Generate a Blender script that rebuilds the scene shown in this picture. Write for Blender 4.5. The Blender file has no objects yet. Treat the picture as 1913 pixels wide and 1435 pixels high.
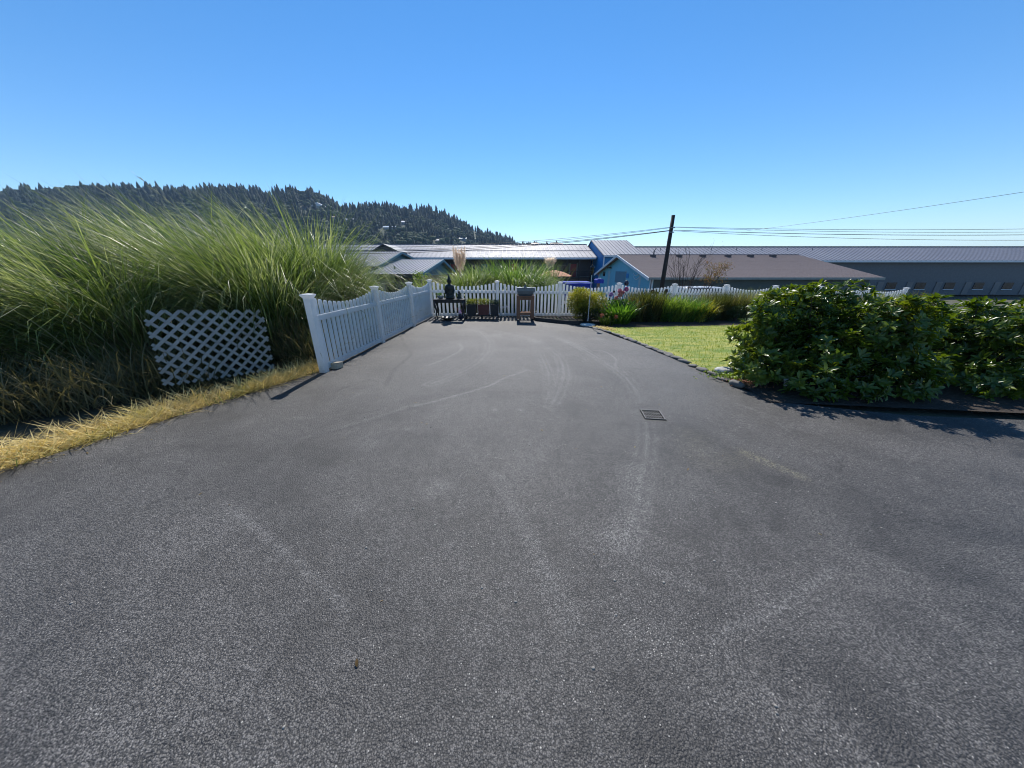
import bpy, math, random
import numpy as np
from mathutils import Vector, Matrix, noise as mnoise

random.seed(7)
RNG = np.random.default_rng(7)
sc = bpy.context.scene
col = sc.collection
R = math.radians

# ------------------------------------------------------------------ camera, light, exposure
CAM_H, FOC, PITCH = 1.6, 581.0, R(20.44)
cam_d = bpy.data.cameras.new('camera')
cam_d.sensor_width = 36.0
cam_d.lens = 36.0 * FOC / 1913.0
cam_d.clip_start = 0.05
cam_d.clip_end = 12000
cam = bpy.data.objects.new('camera', cam_d)
cam.location = (0, 0, CAM_H)
cam.rotation_euler = (math.pi / 2 - PITCH, 0, 0)
col.objects.link(cam)
sc.camera = cam

SUN_EL, SUN_AZ = 49.0, 0.0
world = bpy.data.worlds.new('World')
sc.world = world
world.use_nodes = True
wn = world.node_tree
sky = wn.nodes.new('ShaderNodeTexSky')
sky.sky_type = 'NISHITA'
sky.sun_disc = False
sky.sun_elevation = R(SUN_EL)
sky.sun_rotation = R(SUN_AZ)
sky.altitude = 800
sky.air_density = 1.0
sky.dust_density = 0.0
sky.ozone_density = 2.5
bg = wn.nodes['Background']
bg.inputs['Strength'].default_value = 0.128
hsv = wn.nodes.new('ShaderNodeHueSaturation'); hsv.inputs['Saturation'].default_value = 1.28
tint = wn.nodes.new('ShaderNodeMix'); tint.data_type = 'RGBA'; tint.blend_type = 'MULTIPLY'; tint.inputs['Factor'].default_value = 1.0
tint.inputs[7].default_value = (1.0, .985, .98, 1)
wn.links.new(sky.outputs[0], hsv.inputs['Color']); wn.links.new(hsv.outputs[0], tint.inputs[6]); wn.links.new(tint.outputs[2], bg.inputs[0])

sun_d = bpy.data.lights.new('sun', 'SUN')
sun_d.energy = 4.8
sun_d.angle = R(0.53)
sun_d.color = (1.0, 0.955, 0.89)
sun = bpy.data.objects.new('sun', sun_d)
sun.rotation_euler = (-R(90 - SUN_EL), 0, R(-SUN_AZ))
sun.location = (0, 40, 60)
col.objects.link(sun)

sc.view_settings.view_transform = 'Standard'
sc.view_settings.look = 'None'
sc.view_settings.gamma = 1.0
sc.view_settings.exposure = 0.38
sc.view_settings.use_curve_mapping = False
sc.cycles.max_bounces = 8
sc.cycles.transparent_max_bounces = 8
sc.cycles.volume_bounces = 0
sc.cycles.filter_width = 1.05

# ------------------------------------------------------------------ photo geometry helpers
CP, SP = math.cos(PITCH), math.sin(PITCH)
def ray(px, py):
    dx, dy = px - 956.5, 717.5 - py
    return (dx, FOC * CP + dy * SP, -FOC * SP + dy * CP)
def at(px, py, Y):
    d = ray(px, py); t = Y / d[1]
    return Vector((d[0] * t, Y, CAM_H + d[2] * t))
def gp(px, py, z=0.0):
    d = ray(px, py); t = (z - CAM_H) / d[2]
    return Vector((d[0] * t, d[1] * t, z))
def sstep(a, b, x):
    t = np.clip((np.asarray(x, float) - a) / (b - a), 0, 1)
    return t * t * (3 - 2 * t)
def G(x, y):
    """height of the lie of the land"""
    x = np.asarray(x, float); y = np.asarray(y, float)
    g = -0.022 * np.clip(x + 2.77, 0, 14) * sstep(4.5, 11, y)
    g = g - 1.05 * sstep(12.6, 21, y) - 1.7 * sstep(26, 50, y)
    g = g - 0.5 * sstep(4.5, 9, -x) * sstep(8, 14, y)
    return g
def g1(x, y): return float(G(x, y))

# ------------------------------------------------------------------ materials
def nodes_of(m):
    m.use_nodes = True
    return m.node_tree, m.node_tree.nodes['Principled BSDF']
def rgb(c): return (c[0], c[1], c[2], 1.0)
def mixrgb(nt, fac, a, b, mode='MIX'):
    n = nt.nodes.new('ShaderNodeMix'); n.data_type = 'RGBA'; n.blend_type = mode
    for sock, v in ((n.inputs['Factor'], fac), (n.inputs[6], a), (n.inputs[7], b)):
        if isinstance(v, bpy.types.NodeSocket): nt.links.new(v, sock)
        elif isinstance(v, (int, float)): sock.default_value = v
        else: sock.default_value = rgb(v)
    return n.outputs[2]
def mathn(nt, op, a, b=None, c=None, clamp=False):
    n = nt.nodes.new('ShaderNodeMath'); n.operation = op; n.use_clamp = clamp
    for i, v in enumerate((a, b, c)):
        if v is None: continue
        if isinstance(v, bpy.types.NodeSocket): nt.links.new(v, n.inputs[i])
        else: n.inputs[i].default_value = v
    return n.outputs[0]
def posn(nt, scale=(1, 1, 1), obj=False):
    if obj:
        g = nt.nodes.new('ShaderNodeTexCoord'); out = g.outputs['Object']
    else:
        g = nt.nodes.new('ShaderNodeNewGeometry'); out = g.outputs['Position']
    mp = nt.nodes.new('ShaderNodeMapping'); mp.inputs['Scale'].default_value = scale
    nt.links.new(out, mp.inputs['Vector'])
    return mp.outputs[0]
def noisen(nt, vec, scale, detail=4, rough=0.55, dist=0.0):
    n = nt.nodes.new('ShaderNodeTexNoise')
    n.inputs['Scale'].default_value = scale; n.inputs['Detail'].default_value = detail
    n.inputs['Roughness'].default_value = rough; n.inputs['Distortion'].default_value = dist
    nt.links.new(vec, n.inputs['Vector'])
    return n.outputs['Fac']
def ramp(nt, fac, lo, hi):
    n = nt.nodes.new('ShaderNodeMapRange'); n.inputs['From Min'].default_value = lo; n.inputs['From Max'].default_value = hi
    nt.links.new(fac, n.inputs['Value'])
    return n.outputs[0]
def bumpn(nt, b, h, dist, strength=1.0):
    n = nt.nodes.new('ShaderNodeBump'); n.inputs['Distance'].default_value = dist; n.inputs['Strength'].default_value = strength
    nt.links.new(h, n.inputs['Height']); nt.links.new(n.outputs[0], b.inputs['Normal'])
    return n

def M(name, c1, c2=None, scale=3.0, rough=0.6, bump=0.0, bscale=40.0, metal=0.0, spec=0.5, stretch=(1, 1, 1), obj=False):
    m = bpy.data.materials.new(name); nt, b = nodes_of(m)
    c2 = c2 or tuple(v * 0.78 for v in c1)
    v = posn(nt, stretch, obj)
    f = ramp(nt, noisen(nt, v, scale, 6, 0.62), 0.32, 0.68)
    nt.links.new(mixrgb(nt, f, c1, c2), b.inputs['Base Color'])
    fr = noisen(nt, v, scale * 2.7, 3)
    nt.links.new(mathn(nt, 'MULTIPLY_ADD', fr, 0.24, rough - 0.12, True), b.inputs['Roughness'])
    b.inputs['Metallic'].default_value = metal
    b.inputs['Specular IOR Level'].default_value = spec
    if bump: bumpn(nt, b, noisen(nt, v, bscale, 4), bump)
    return m

def leafM(name, ca, cb, cc=None, trans=0.45, rough=0.45, tcol=None, spec=0.4):
    """leaf or blade: colour differs from blade to blade, part of the light passes through"""
    m = bpy.data.materials.new(name); nt, b = nodes_of(m)
    g = nt.nodes.new('ShaderNodeNewGeometry')
    rnd = g.outputs['Random Per Island']
    c = mixrgb(nt, rnd, ca, cb)
    if cc:
        v = posn(nt)
        f = ramp(nt, noisen(nt, v, 1.6, 3), 0.48, 0.68)
        f2 = mathn(nt, 'MULTIPLY', f, mathn(nt, 'FRACT', mathn(nt, 'MULTIPLY', rnd, 7.31)))
        c = mixrgb(nt, f2, c, cc)
    nt.links.new(c, b.inputs['Base Color'])
    b.inputs['Roughness'].default_value = rough
    b.inputs['Specular IOR Level'].default_value = spec
    t = nt.nodes.new('ShaderNodeBsdfTranslucent')
    tc = mixrgb(nt, 1.0, c, tcol or (1.5, 1.55, 0.75), 'MULTIPLY')
    nt.links.new(tc, t.inputs['Color'])
    mx = nt.nodes.new('ShaderNodeMixShader'); mx.inputs[0].default_value = trans
    nt.links.new(b.outputs[0], mx.inputs[1]); nt.links.new(t.outputs[0], mx.inputs[2])
    nt.links.new(mx.outputs[0], nt.nodes['Material Output'].inputs['Surface'])
    return m

# ------------------------------------------------------------------ object helpers
def tag(o, label=None, cat=None, group=None, kind=None):
    if label: o['label'] = label
    if cat: o['category'] = cat
    if group: o['group'] = group
    if kind: o['kind'] = kind
    return o
def empty(name, loc, rz=0.0, label=None, cat=None, group=None):
    o = bpy.data.objects.new(name, None); col.objects.link(o)
    o.empty_display_size = 0.1
    o.location = loc; o.rotation_euler = (0, 0, rz)
    return tag(o, label, cat, group)
def link(name, me, parent=None, loc=(0, 0, 0), rot=(0, 0, 0)):
    o = bpy.data.objects.new(name, me); col.objects.link(o)
    if parent is not None: o.parent = parent
    o.location = loc; o.rotation_euler = rot
    return o
def np_mesh(name, V, F, mat, smooth=False):
    """V (n,3), F (m,k) same-size faces"""
    V = np.asarray(V, np.float32); F = np.asarray(F, np.int32)
    me = bpy.data.meshes.new(name)
    me.vertices.add(len(V)); me.vertices.foreach_set('co', V.ravel())
    k = F.shape[1]
    me.loops.add(F.size); me.loops.foreach_set('vertex_index', F.ravel())
    me.polygons.add(len(F))
    me.polygons.foreach_set('loop_start', np.arange(0, F.size, k, dtype=np.int32))
    me.polygons.foreach_set('loop_total', np.full(len(F), k, np.int32))
    if smooth: me.polygons.foreach_set('use_smooth', np.ones(len(F), bool))
    me.update(calc_edges=True)
    me.materials.append(mat)
    return me

class MB:
    def __init__(s): s.v, s.f = [], []
    def add(s, verts, faces):
        n = len(s.v); s.v += [tuple(p) for p in verts]; s.f += [tuple(i + n for i in f) for f in faces]; return s
    def box(s, x0, x1, y0, y1, z0, z1):
        return s.hexa([(x0, y0, z0), (x1, y0, z0), (x1, y1, z0), (x0, y1, z0)], [(x0, y0, z1), (x1, y0, z1), (x1, y1, z1), (x0, y1, z1)])
    def hexa(s, lo, hi):
        return s.add(list(lo) + list(hi), [(3, 2, 1, 0), (4, 5, 6, 7), (0, 1, 5, 4), (1, 2, 6, 5), (2, 3, 7, 6), (3, 0, 4, 7)])
    def prism(s, pts, ax, a, b):
        """polygon pts in the plane normal to ax ('x','y','z'), extruded a..b"""
        def p(u, w, t): return {'x': (t, u, w), 'y': (u, t, w), 'z': (u, w, t)}[ax]
        n = len(pts)
        v = [p(u, w, a) for u, w in pts] + [p(u, w, b) for u, w in pts]
        f = [tuple(range(n))[::-1], tuple(range(n, 2 * n))] + [(i, (i + 1) % n, (i + 1) % n + n, i + n) for i in range(n)]
        return s.add(v, f)
    def rings(s, rings, cap=True):
        n = len(rings[0]); v = [p for r in rings for p in r]; f = []
        for k in range(len(rings) - 1):
            for i in range(n):
                a = k * n + i; b = k * n + (i + 1) % n
                f.append((a, b, b + n, a + n))
        if cap: f += [tuple(range(n))[::-1], tuple(range((len(rings) - 1) * n, len(rings) * n))]
        return s.add(v, f)
    def lathe(s, prof, c=(0, 0, 0), n=16, sx=1.0, sy=1.0):
        return s.rings([[(c[0] + r * sx * math.cos(2 * math.pi * i / n), c[1] + r * sy * math.sin(2 * math.pi * i / n), c[2] + z) for i in range(n)] for r, z in prof])
    def squares(s, prof, c=(0, 0, 0)):
        return s.rings([[(c[0] + h * a, c[1] + h * b, c[2] + z) for a, b in ((-1, -1), (1, -1), (1, 1), (-1, 1))] for h, z in prof])
    def tube(s, pts, rad, n=8):
        pts = [Vector(p) for p in pts]; rr = rad if isinstance(rad, (list, tuple)) else [rad] * len(pts)
        rings = []; up = Vector((0, 0, 1))
        for i, p in enumerate(pts):
            d = (pts[min(i + 1, len(pts) - 1)] - pts[max(i - 1, 0)]).normalized()
            a = d.cross(up if abs(d.z) < 0.95 else Vector((1, 0, 0))).normalized(); b = d.cross(a)
            rings.append([tuple(p + (a * math.cos(2 * math.pi * k / n) + b * math.sin(2 * math.pi * k / n)) * rr[i]) for k in range(n)])
        return s.rings(rings)
    def mesh(s, name, mat, smooth=False, org=(0, 0, 0)):
        me = bpy.data.meshes.new(name)
        me.from_pydata([(x - org[0], y - org[1], z - org[2]) for x, y, z in s.v], [], s.f)
        if smooth: me.polygons.foreach_set('use_smooth', [True] * len(me.polygons))
        me.materials.append(mat); me.update()
        import bmesh
        bm = bmesh.new(); bm.from_mesh(me); bmesh.ops.recalc_face_normals(bm, faces=bm.faces); bm.to_mesh(me); bm.free()
        return me
    def build(s, name, mat, parent=None, smooth=False, bevel=0.0, world_coords=True):
        """geometry given in world coordinates; the parent's place is taken off"""
        org = tuple(parent.location) if (parent is not None and world_coords) else (0, 0, 0)
        if parent is not None and parent.parent is not None and world_coords:
            org = tuple(Vector(org) + parent.parent.location)
        o = link(name, s.mesh(name, mat, smooth, org), parent)
        if bevel:
            b = o.modifiers.new('bevel', 'BEVEL'); b.width = bevel; b.segments = 2; b.limit_method = 'ANGLE'
        if smooth:
            pass
        return o

def own(name, mb, mat, loc, smooth=False, bevel=0, **kw):
    """a thing that is one mesh, its origin at loc"""
    o = link(name, mb.mesh(name, mat, smooth, loc), None, loc)
    if bevel:
        b = o.modifiers.new('bevel', 'BEVEL'); b.width = bevel; b.segments = 2; b.limit_method = 'ANGLE'
    return tag(o, **kw)

# ---- foliage in numpy
def blades(base, az, length, width, lean, droop, nseg=5, twist=0.6):
    """ribbons: base (n,3), az heading, lean = start angle off vertical, droop = how far they bend over (radians)"""
    n = len(base); t = np.linspace(0, 1, nseg + 1)
    ang = lean[:, None] + droop[:, None] * t[None, :] ** 2.3
    seg = (length / nseg)[:, None]
    hx = np.concatenate([np.zeros((n, 1)), np.cumsum(np.sin(ang[:, :-1]) * seg, 1)], 1)
    hz = np.concatenate([np.zeros((n, 1)), np.cumsum(np.cos(ang[:, :-1]) * seg, 1)], 1)
    P = np.empty((n, nseg + 1, 3))
    P[..., 0] = base[:, 0:1] + hx * np.cos(az)[:, None]
    P[..., 1] = base[:, 1:2] + hx * np.sin(az)[:, None]
    P[..., 2] = base[:, 2:3] + hz
    wa = az + math.pi / 2 + RNG.uniform(-twist, twist, n)
    W = np.stack([np.cos(wa), np.sin(wa), np.zeros(n)], 1)[:, None, :]
    prof = np.sin(np.clip(0.22 + t * 0.78, 0, 1) * math.pi) ** 0.6 * 0.5
    prof[-1] = 0.03
    off = W * (width[:, None] * prof[None, :])[..., None]
    V = np.stack([P - off, P + off], 2).reshape(-1, 3)
    k = np.arange(nseg)[None, :] * 2 + (np.arange(n) * (nseg + 1) * 2)[:, None]
    F = np.stack([k, k + 1, k + 3, k + 2], -1).reshape(-1, 4)
    return V, F
def leaves(c, d, up, length, width, fold=0.25, curl=0.15):
    """c (n,3) leaf base, d heading unit vectors; 6 verts, 4 quads folded along the midrib"""
    n = len(c)
    d = d / np.linalg.norm(d, axis=1, keepdims=True)
    s = np.cross(d, up); s /= np.linalg.norm(s, axis=1, keepdims=True) + 1e-9
    nrm = np.cross(s, d)
    L = length[:, None]; W = width[:, None]
    p0 = c; p3 = c + d * L - nrm * L * curl
    m1 = c + d * L * 0.33; m2 = c + d * L * 0.70 - nrm * L * curl * 0.4
    a1 = m1 + s * W * 0.42 + nrm * W * fold; b1 = m1 - s * W * 0.42 + nrm * W * fold
    a2 = m2 + s * W * 0.46 + nrm * W * fold; b2 = m2 - s * W * 0.46 + nrm * W * fold
    V = np.stack([p0, m1, m2, p3, a1, a2, b1, b2], 1).reshape(-1, 3)
    q = np.array([[0, 4, 5, 1], [1, 5, 3, 2], [0, 1, 6, 6], [1, 2, 7, 6]])
    tri = np.array([[0, 1, 4], [1, 5, 4], [1, 2, 5], [2, 3, 5], [0, 6, 1], [1, 6, 7], [1, 7, 2], [2, 7, 3]])
    F = (tri[None] + (np.arange(n) * 8)[:, None, None]).reshape(-1, 3)
    return V, F
def rdir(n):
    v = RNG.normal(size=(n, 3)); return v / np.linalg.norm(v, axis=1, keepdims=True)
def cat_vf(lst):
    V, F, k = [], [], 0
    for v, f in lst: V.append(v); F.append(f + k); k += len(v)
    return np.concatenate(V), np.concatenate(F)
# icosahedron for leaf clumps and stones
def ico():
    p = (1 + 5 ** 0.5) / 2
    v = np.array([(-1, p, 0), (1, p, 0), (-1, -p, 0), (1, -p, 0), (0, -1, p), (0, 1, p), (0, -1, -p), (0, 1, -p), (p, 0, -1), (p, 0, 1), (-p, 0, -1), (-p, 0, 1)], float)
    v /= np.linalg.norm(v[0])
    f = np.array([(0, 11, 5), (0, 5, 1), (0, 1, 7), (0, 7, 10), (0, 10, 11), (1, 5, 9), (5, 11, 4), (11, 10, 2), (10, 7, 6), (7, 1, 8), (3, 9, 4), (3, 4, 2), (3, 2, 6), (3, 6, 8), (3, 8, 9), (4, 9, 5), (2, 4, 11), (6, 2, 10), (8, 6, 7), (9, 8, 1)])
    return v, f
ICO_V, ICO_F = ico()
def sub_ico(v, f):
    v = list(map(tuple, v)); cache = {}; out = []
    def mid(a, b):
        k = (min(a, b), max(a, b))
        if k not in cache:
            m = (np.array(v[a]) + np.array(v[b])) / 2; m /= np.linalg.norm(m); v.append(tuple(m)); cache[k] = len(v) - 1
        return cache[k]
    for a, b, c in f:
        x, y, z = mid(a, b), mid(b, c), mid(c, a)
        out += [(a, x, z), (b, y, x), (c, z, y), (x, y, z)]
    return np.array(v), np.array(out)
ICO2_V, ICO2_F = sub_ico(ICO_V, ICO_F)

# ------------------------------------------------------------------ palette
vinyl = M('white_vinyl', (0.86, 0.86, 0.85), (0.76, 0.76, 0.75), 2.2, 0.38, 0.0)
def see_light(m, k):
    nt = m.node_tree; b = nt.nodes['Principled BSDF']; t = nt.nodes.new('ShaderNodeBsdfTranslucent')
    t.inputs['Color'].default_value = (.86, .88, .90, 1)
    mx = nt.nodes.new('ShaderNodeMixShader'); mx.inputs[0].default_value = k
    nt.links.new(b.outputs[0], mx.inputs[1]); nt.links.new(t.outputs[0], mx.inputs[2]); nt.links.new(mx.outputs[0], nt.nodes['Material Output'].inputs['Surface'])
def splash(m):
    nt = m.node_tree; b = nt.nodes['Principled BSDF']; src = b.inputs['Base Color'].links[0].from_socket
    v = posn(nt); sp = nt.nodes.new('ShaderNodeSeparateXYZ'); nt.links.new(v, sp.inputs[0])
    k = mathn(nt, 'MULTIPLY', ramp(nt, sp.outputs[2], .30, -.25), ramp(nt, noisen(nt, v, 14, 6, .7), .38, .62), clamp=True)
    nt.links.new(mixrgb(nt, mathn(nt, 'MULTIPLY', k, .8), src, (.38, .35, .28)), b.inputs['Base Color'])
splash(vinyl)
see_light(vinyl, .42)
metal_roof = M('pale_metal_roofing', (0.21, 0.22, 0.26), (0.17, 0.18, 0.22), 0.35, 0.62, 0.0, metal=0.0, spec=0.35)
seam_m = M('roof_seam_metal', (0.12, 0.13, 0.16), None, 1, 0.5)
dark_roof = M('dark_metal_roofing', (0.06, 0.07, 0.09), (0.04, 0.05, 0.07), 0.8, 0.5)
teal = M('teal_siding', (0.012, 0.12, 0.19), (0.009, 0.09, 0.15), 0.8, 0.6)
blue_sid = M('deep_blue_siding', (0.014, 0.23, 0.54), (0.010, 0.18, 0.45), 0.6, 0.6)
sky_blue = M('sky_blue_siding', (0.16, 0.47, 0.60), (0.13, 0.40, 0.54), 0.5, 0.6)
white_trim = M('white_trim', (0.74, 0.76, 0.78), (0.62, 0.65, 0.68), 2, 0.5)
green_sid = M('grey_green_siding', (0.085, 0.115, 0.115), (0.065, 0.09, 0.09), 0.4, 0.65)
taupe = M('taupe_siding', (0.22, 0.20, 0.19), (0.17, 0.155, 0.15), 0.6, 0.7)
brown_dark = M('dark_brown_wood', (0.022, 0.018, 0.017), (0.012, 0.010, 0.010), 3, 0.5, 0.002, 60)
red_door_m = M('red_door_paint', (0.30, 0.02, 0.025), None, 2, 0.5)
glass_dark = M('dark_window_glass', (0.015, 0.02, 0.03), None, 1, 0.12, spec=0.8)
wood_post = M('creosoted_pole_wood', (0.030, 0.024, 0.022), (0.018, 0.015, 0.014), 2, 0.8, 0.004, 30, stretch=(1, 1, 0.15))
cable_m = M('black_cable', (0.012, 0.012, 0.014), None, 1, 0.5)
orange_m = M('terracotta_canvas', (0.50, 0.20, 0.10), (0.40, 0.16, 0.08), 3, 0.8)
blue_tarp = M('royal_blue_tarpaulin', (0.012, 0.04, 0.36), (0.008, 0.028, 0.27), 1.5, 0.8, 0.01, 6)
bronze = M('dark_bronze_cast', (0.016, 0.019, 0.018), (0.035, 0.038, 0.034), 9, 0.42, 0.002, 50, metal=0.3)
table_m = M('black_brown_lacquer', (0.018, 0.014, 0.014), (0.03, 0.022, 0.02), 6, 0.35)
galv = M('galvanised_sheet', (0.22, 0.25, 0.27), (0.15, 0.17, 0.19), 8, 0.45, metal=0.6)
wood_red = M('red_brown_timber', (0.30, 0.13, 0.065), (0.18, 0.075, 0.04), 5, 0.7, 0.002, 30, stretch=(1, 1, 0.2))
timber_dark = M('weathered_dark_timber', (0.055, 0.045, 0.040), (0.03, 0.025, 0.022), 5, 0.8, 0.003, 30)
terracotta = M('red_brown_pot', (0.17, 0.045, 0.03), None, 5, 0.6)
pot_dark = M('dark_pot', (0.03, 0.027, 0.026), None, 5, 0.5)
pot_grey = M('grey_pot', (0.24, 0.24, 0.25), None, 5, 0.6)
stone_m = M('edging_stone', (0.20, 0.185, 0.165), (0.09, 0.085, 0.08), 9, 0.85, 0.012, 22)
stone_pale = M('pale_stone', (0.50, 0.50, 0.47), (0.33, 0.32, 0.30), 9, 0.8, 0.012, 22)
block_m = M('tan_concrete_block', (0.50, 0.42, 0.31), (0.36, 0.29, 0.21), 14, 0.85, 0.004, 60)
iron_m = M('cast_iron_grate', (0.15, 0.148, 0.145), (0.09, 0.085, 0.08), 20, 0.6, metal=0.2)
slot_shade_m = M('drain_slot_shade', (0.004, 0.004, 0.004), None, 20, 1.0, spec=0.0)
soil_m = M('bed_soil', (0.045, 0.032, 0.022), (0.025, 0.018, 0.013), 5, 0.95, 0.03, 25)
ground_m = M('rough_ground', (0.085, 0.085, 0.045), (0.05, 0.045, 0.028), 0.8, 0.95, 0.04, 12)
black_plastic = M('black_plastic', (0.012, 0.012, 0.013), None, 5, 0.35)
pole_white = M('white_painted_steel', (0.52, 0.53, 0.53), (0.42, 0.43, 0.43), 8, 0.4)
weathered = M('weathered_grey_wood', (0.20, 0.15, 0.11), (0.12, 0.09, 0.07), 8, 0.8, stretch=(1, 1, 0.2))
bark = M('brown_bark', (0.07, 0.05, 0.04), (0.035, 0.027, 0.022), 12, 0.9, 0.004, 60)
car_white = M('white_car_paint', (0.70, 0.72, 0.75), None, 1, 0.22)
tyre_m = M('tyre_rubber', (0.015, 0.015, 0.015), None, 8, 0.8)
rim_m = M('alloy_rim', (0.4, 0.4, 0.42), None, 8, 0.3, metal=0.7)
lattice_m = M('white_lattice_plastic', (0.36, 0.35, 0.32), (0.24, 0.23, 0.21), 6, 0.5)

# ================================================================== GROUND
def grid_mesh(name, XS, YS, zf, mat):
    X, Y = np.meshgrid(XS, YS); Z = zf(X, Y)
    V = np.stack([X, Y, Z], -1).reshape(-1, 3); nx = len(XS); ny = len(YS)
    i = np.arange((ny - 1) * nx).reshape(ny - 1, nx)[:, :-1].ravel()
    return np_mesh(name, V, np.stack([i, i + 1, i + nx + 1, i + nx], 1), mat, True)
XS = np.concatenate([[-4500, -2000, -900, -500, -300, -200, -120, -80], np.arange(-60, 61, 1.0), [80, 120, 200, 300, 500, 900, 2000, 4500]])
YS = np.concatenate([[-4500, -1500, -400, -100, -40], np.arange(-20, 61, 0.75), [70, 90, 120, 180, 300, 600, 1200, 2500, 4500]])
def groundz(X, Y):
    far = sstep(150, 260, Y) * 3.0 * sstep(-150, 50, X)
    return G(X, Y) - 0.07 - far
link('ground', grid_mesh('ground', XS, YS, groundz, ground_m))['kind'] = 'structure'
sea_m = M('sea_water', (0.012, 0.055, 0.10), (0.01, 0.045, 0.085), 0.02, 0.18, 0.2, 0.3)
sea = MB(); sea.add([(-100, 230, -4.6), (4500, 230, -4.6), (4500, 4400, -4.6), (-100, 4400, -4.6)], [(0, 1, 2, 3)])
tag(sea.build('sea', sea_m), kind='structure')

# asphalt sheet, with a wear attribute drawn by the tyres and the weather
def interp(tab, y):
    return np.interp(y, [a for a, b in tab], [b for a, b in tab])
LEFT = [(-4, -9.5), (-2, -7.4), (0, -5.4), (1.2, -4.75), (2.4, -4.22), (3.62, -3.72), (4.86, -3.20), (4.95, -3.17), (11.02, -2.87), (12, -2.8)]
RIGHT = [(-4, 16), (2.6, 16), (2.9, 9.5), (3.05, 6.6), (3.25, 4.6), (3.57, 3.61), (3.98, 3.27), (4.51, 3.20), (5.22, 3.13), (6.85, 2.92), (9.1, 2.56), (9.55, 2.42), (9.9, 2.1), (10.25, 1.5), (10.6, 0.85), (10.75, 0.65), (12, 0.65)]
def far_edge(x): return 11.0 + 0.17 * (x + 2.77) + 0.1
ys = np.concatenate([np.arange(-4, 0.3, 0.2), np.arange(0.3, 11.62, 0.026)])
ncol = 420
u = np.linspace(0, 1, ncol) ** 1.0
rows = []
for y in ys:
    l, r = interp(LEFT, y), interp(RIGHT, y)
    if r > 6.2:   # keep the fine columns in the middle
        xx = np.concatenate([np.linspace(l, 6.2, ncol - 30, endpoint=False), np.linspace(6.2, r, 30)])
    else:
        xx = np.linspace(l, r, ncol)
    rows.append(xx)
AX = np.array(rows); AY = np.repeat(ys[:, None], ncol, 1)
edge = np.array([[mnoise.noise(Vector((a * 2.1, b * 2.1, 0))) for a, b in ((AX[j, 0], ys[j]), (AX[j, -1] + 9, ys[j]))] for j in range(len(ys))])
AX[:, 0] += edge[:, 0] * 0.05; AX[:, -1] += edge[:, 1] * 0.045
AY = np.minimum(AY, far_edge(AX))
AZ = G(AX, AY)
Z0 = np.array([mnoise.noise(Vector((x * .5, y * .5, 3.3))) for x, y in zip(AX[::8, ::8].ravel(), AY[::8, ::8].ravel())]) 
V = np.stack([AX, AY, AZ], -1).reshape(-1, 3)
i = np.arange((len(ys) - 1) * ncol).reshape(len(ys) - 1, ncol)[:, :-1].ravel()
def z1(x, y): p = gp(x / 1.778 + 418, y / 1.778 + 590); return (p.x, p.y)
def pp(x, y): p = gp(x, y); return (p.x, p.y)
light = np.zeros(len(V)); dark = np.zeros(len(V)); warm = np.zeros(len(V)); grit = np.zeros(len(V))
PX, PY = V[:, 0], V[:, 1]
def seg_d(pts):
    best = np.full(len(V), 1e9)
    for (ax, ay), (bx, by) in zip(pts[:-1], pts[1:]):
        dx, dy = bx - ax, by - ay; L = dx * dx + dy * dy
        t = np.clip(((PX - ax) * dx + (PY - ay) * dy) / L, 0, 1)
        best = np.minimum(best, np.hypot(PX - ax - t * dx, PY - ay - t * dy))
    return best
def smooth_poly(pts, k=8):
    out = []
    P = [pts[0]] + list(pts) + [pts[-1]]
    for a, b, c, d in zip(P[:-3], P[1:-2], P[2:-1], P[3:]):
        for j in range(k):
            t = j / k
            out.append(tuple(0.5 * (2 * b[q] + (c[q] - a[q]) * t + (2 * a[q] - 5 * b[q] + 4 * c[q] - d[q]) * t * t + (3 * b[q] - a[q] - 3 * c[q] + d[q]) * t ** 3) for q in (0, 1)))
    return out + [pts[-1]]
def stroke(arr, pts, w, s, soft=0.6):
    d = seg_d(smooth_poly(pts)); arr += s * np.clip(1 - (d / w), 0, 1) ** soft
def track(arr, pts, w, s, grooves=3):
    d = seg_d(smooth_poly(pts))
    w = w * 1.25; m = np.clip(1.25 - d / w, 0, 1)
    brk = .55 + .45 * np.sin(PX * 2.3 + PY * 1.1) * np.sin(PY * 1.7 - PX * .6)
    arr += s * 1.05 * brk * m * (0.55 + 0.45 * np.cos(d / w * math.pi * grooves))
def blob(arr, p, rx, ry, s):
    d = np.hypot((PX - p[0]) / rx, (PY - p[1]) / ry); arr += s * np.exp(-d * d * 1.6)
track(light, [z1(1040, 40), z1(1170, 95), z1(1260, 150), z1(1330, 200), z1(1375, 260), z1(1396, 330), z1(1405, 420), z1(1388, 520), z1(1368, 640), z1(1330, 740)], 0.10, 0.75)
track(light, [z1(900, 45), z1(980, 62), z1(1060, 95), z1(1115, 140), z1(1128, 195), z1(1112, 250), z1(1085, 300)], 0.11, 0.55)
track(light, [z1(1020, 70), z1(1062, 150), z1(1080, 210), z1(1078, 270)], 0.09, 0.45)
stroke(light, [z1(1010, 180), z1(930, 208), z1(860, 240), z1(640, 300)], 0.035, 0.6)
stroke(dark, [z1(640, 304), z1(500, 345), z1(380, 380), z1(270, 400), z1(190, 425)], 0.05, 0.45)
stroke(light, [z1(640, 294), z1(430, 362), z1(200, 420)], 0.05, 0.3)
stroke(light, [pp(418, 940), pp(470, 980), pp(540, 1035), pp(620, 1110), pp(650, 1150)], 0.022, 0.55)
stroke(dark, [z1(590, 70), z1(600, 95), z1(622, 125), z1(600, 150), z1(565, 180), z1(540, 230)], 0.05, 0.6)
track(light, [z1(850, 50), z1(880, 80), z1(880, 115), z1(840, 160), z1(760, 200), z1(690, 225)], 0.12, 0.5)
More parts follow.
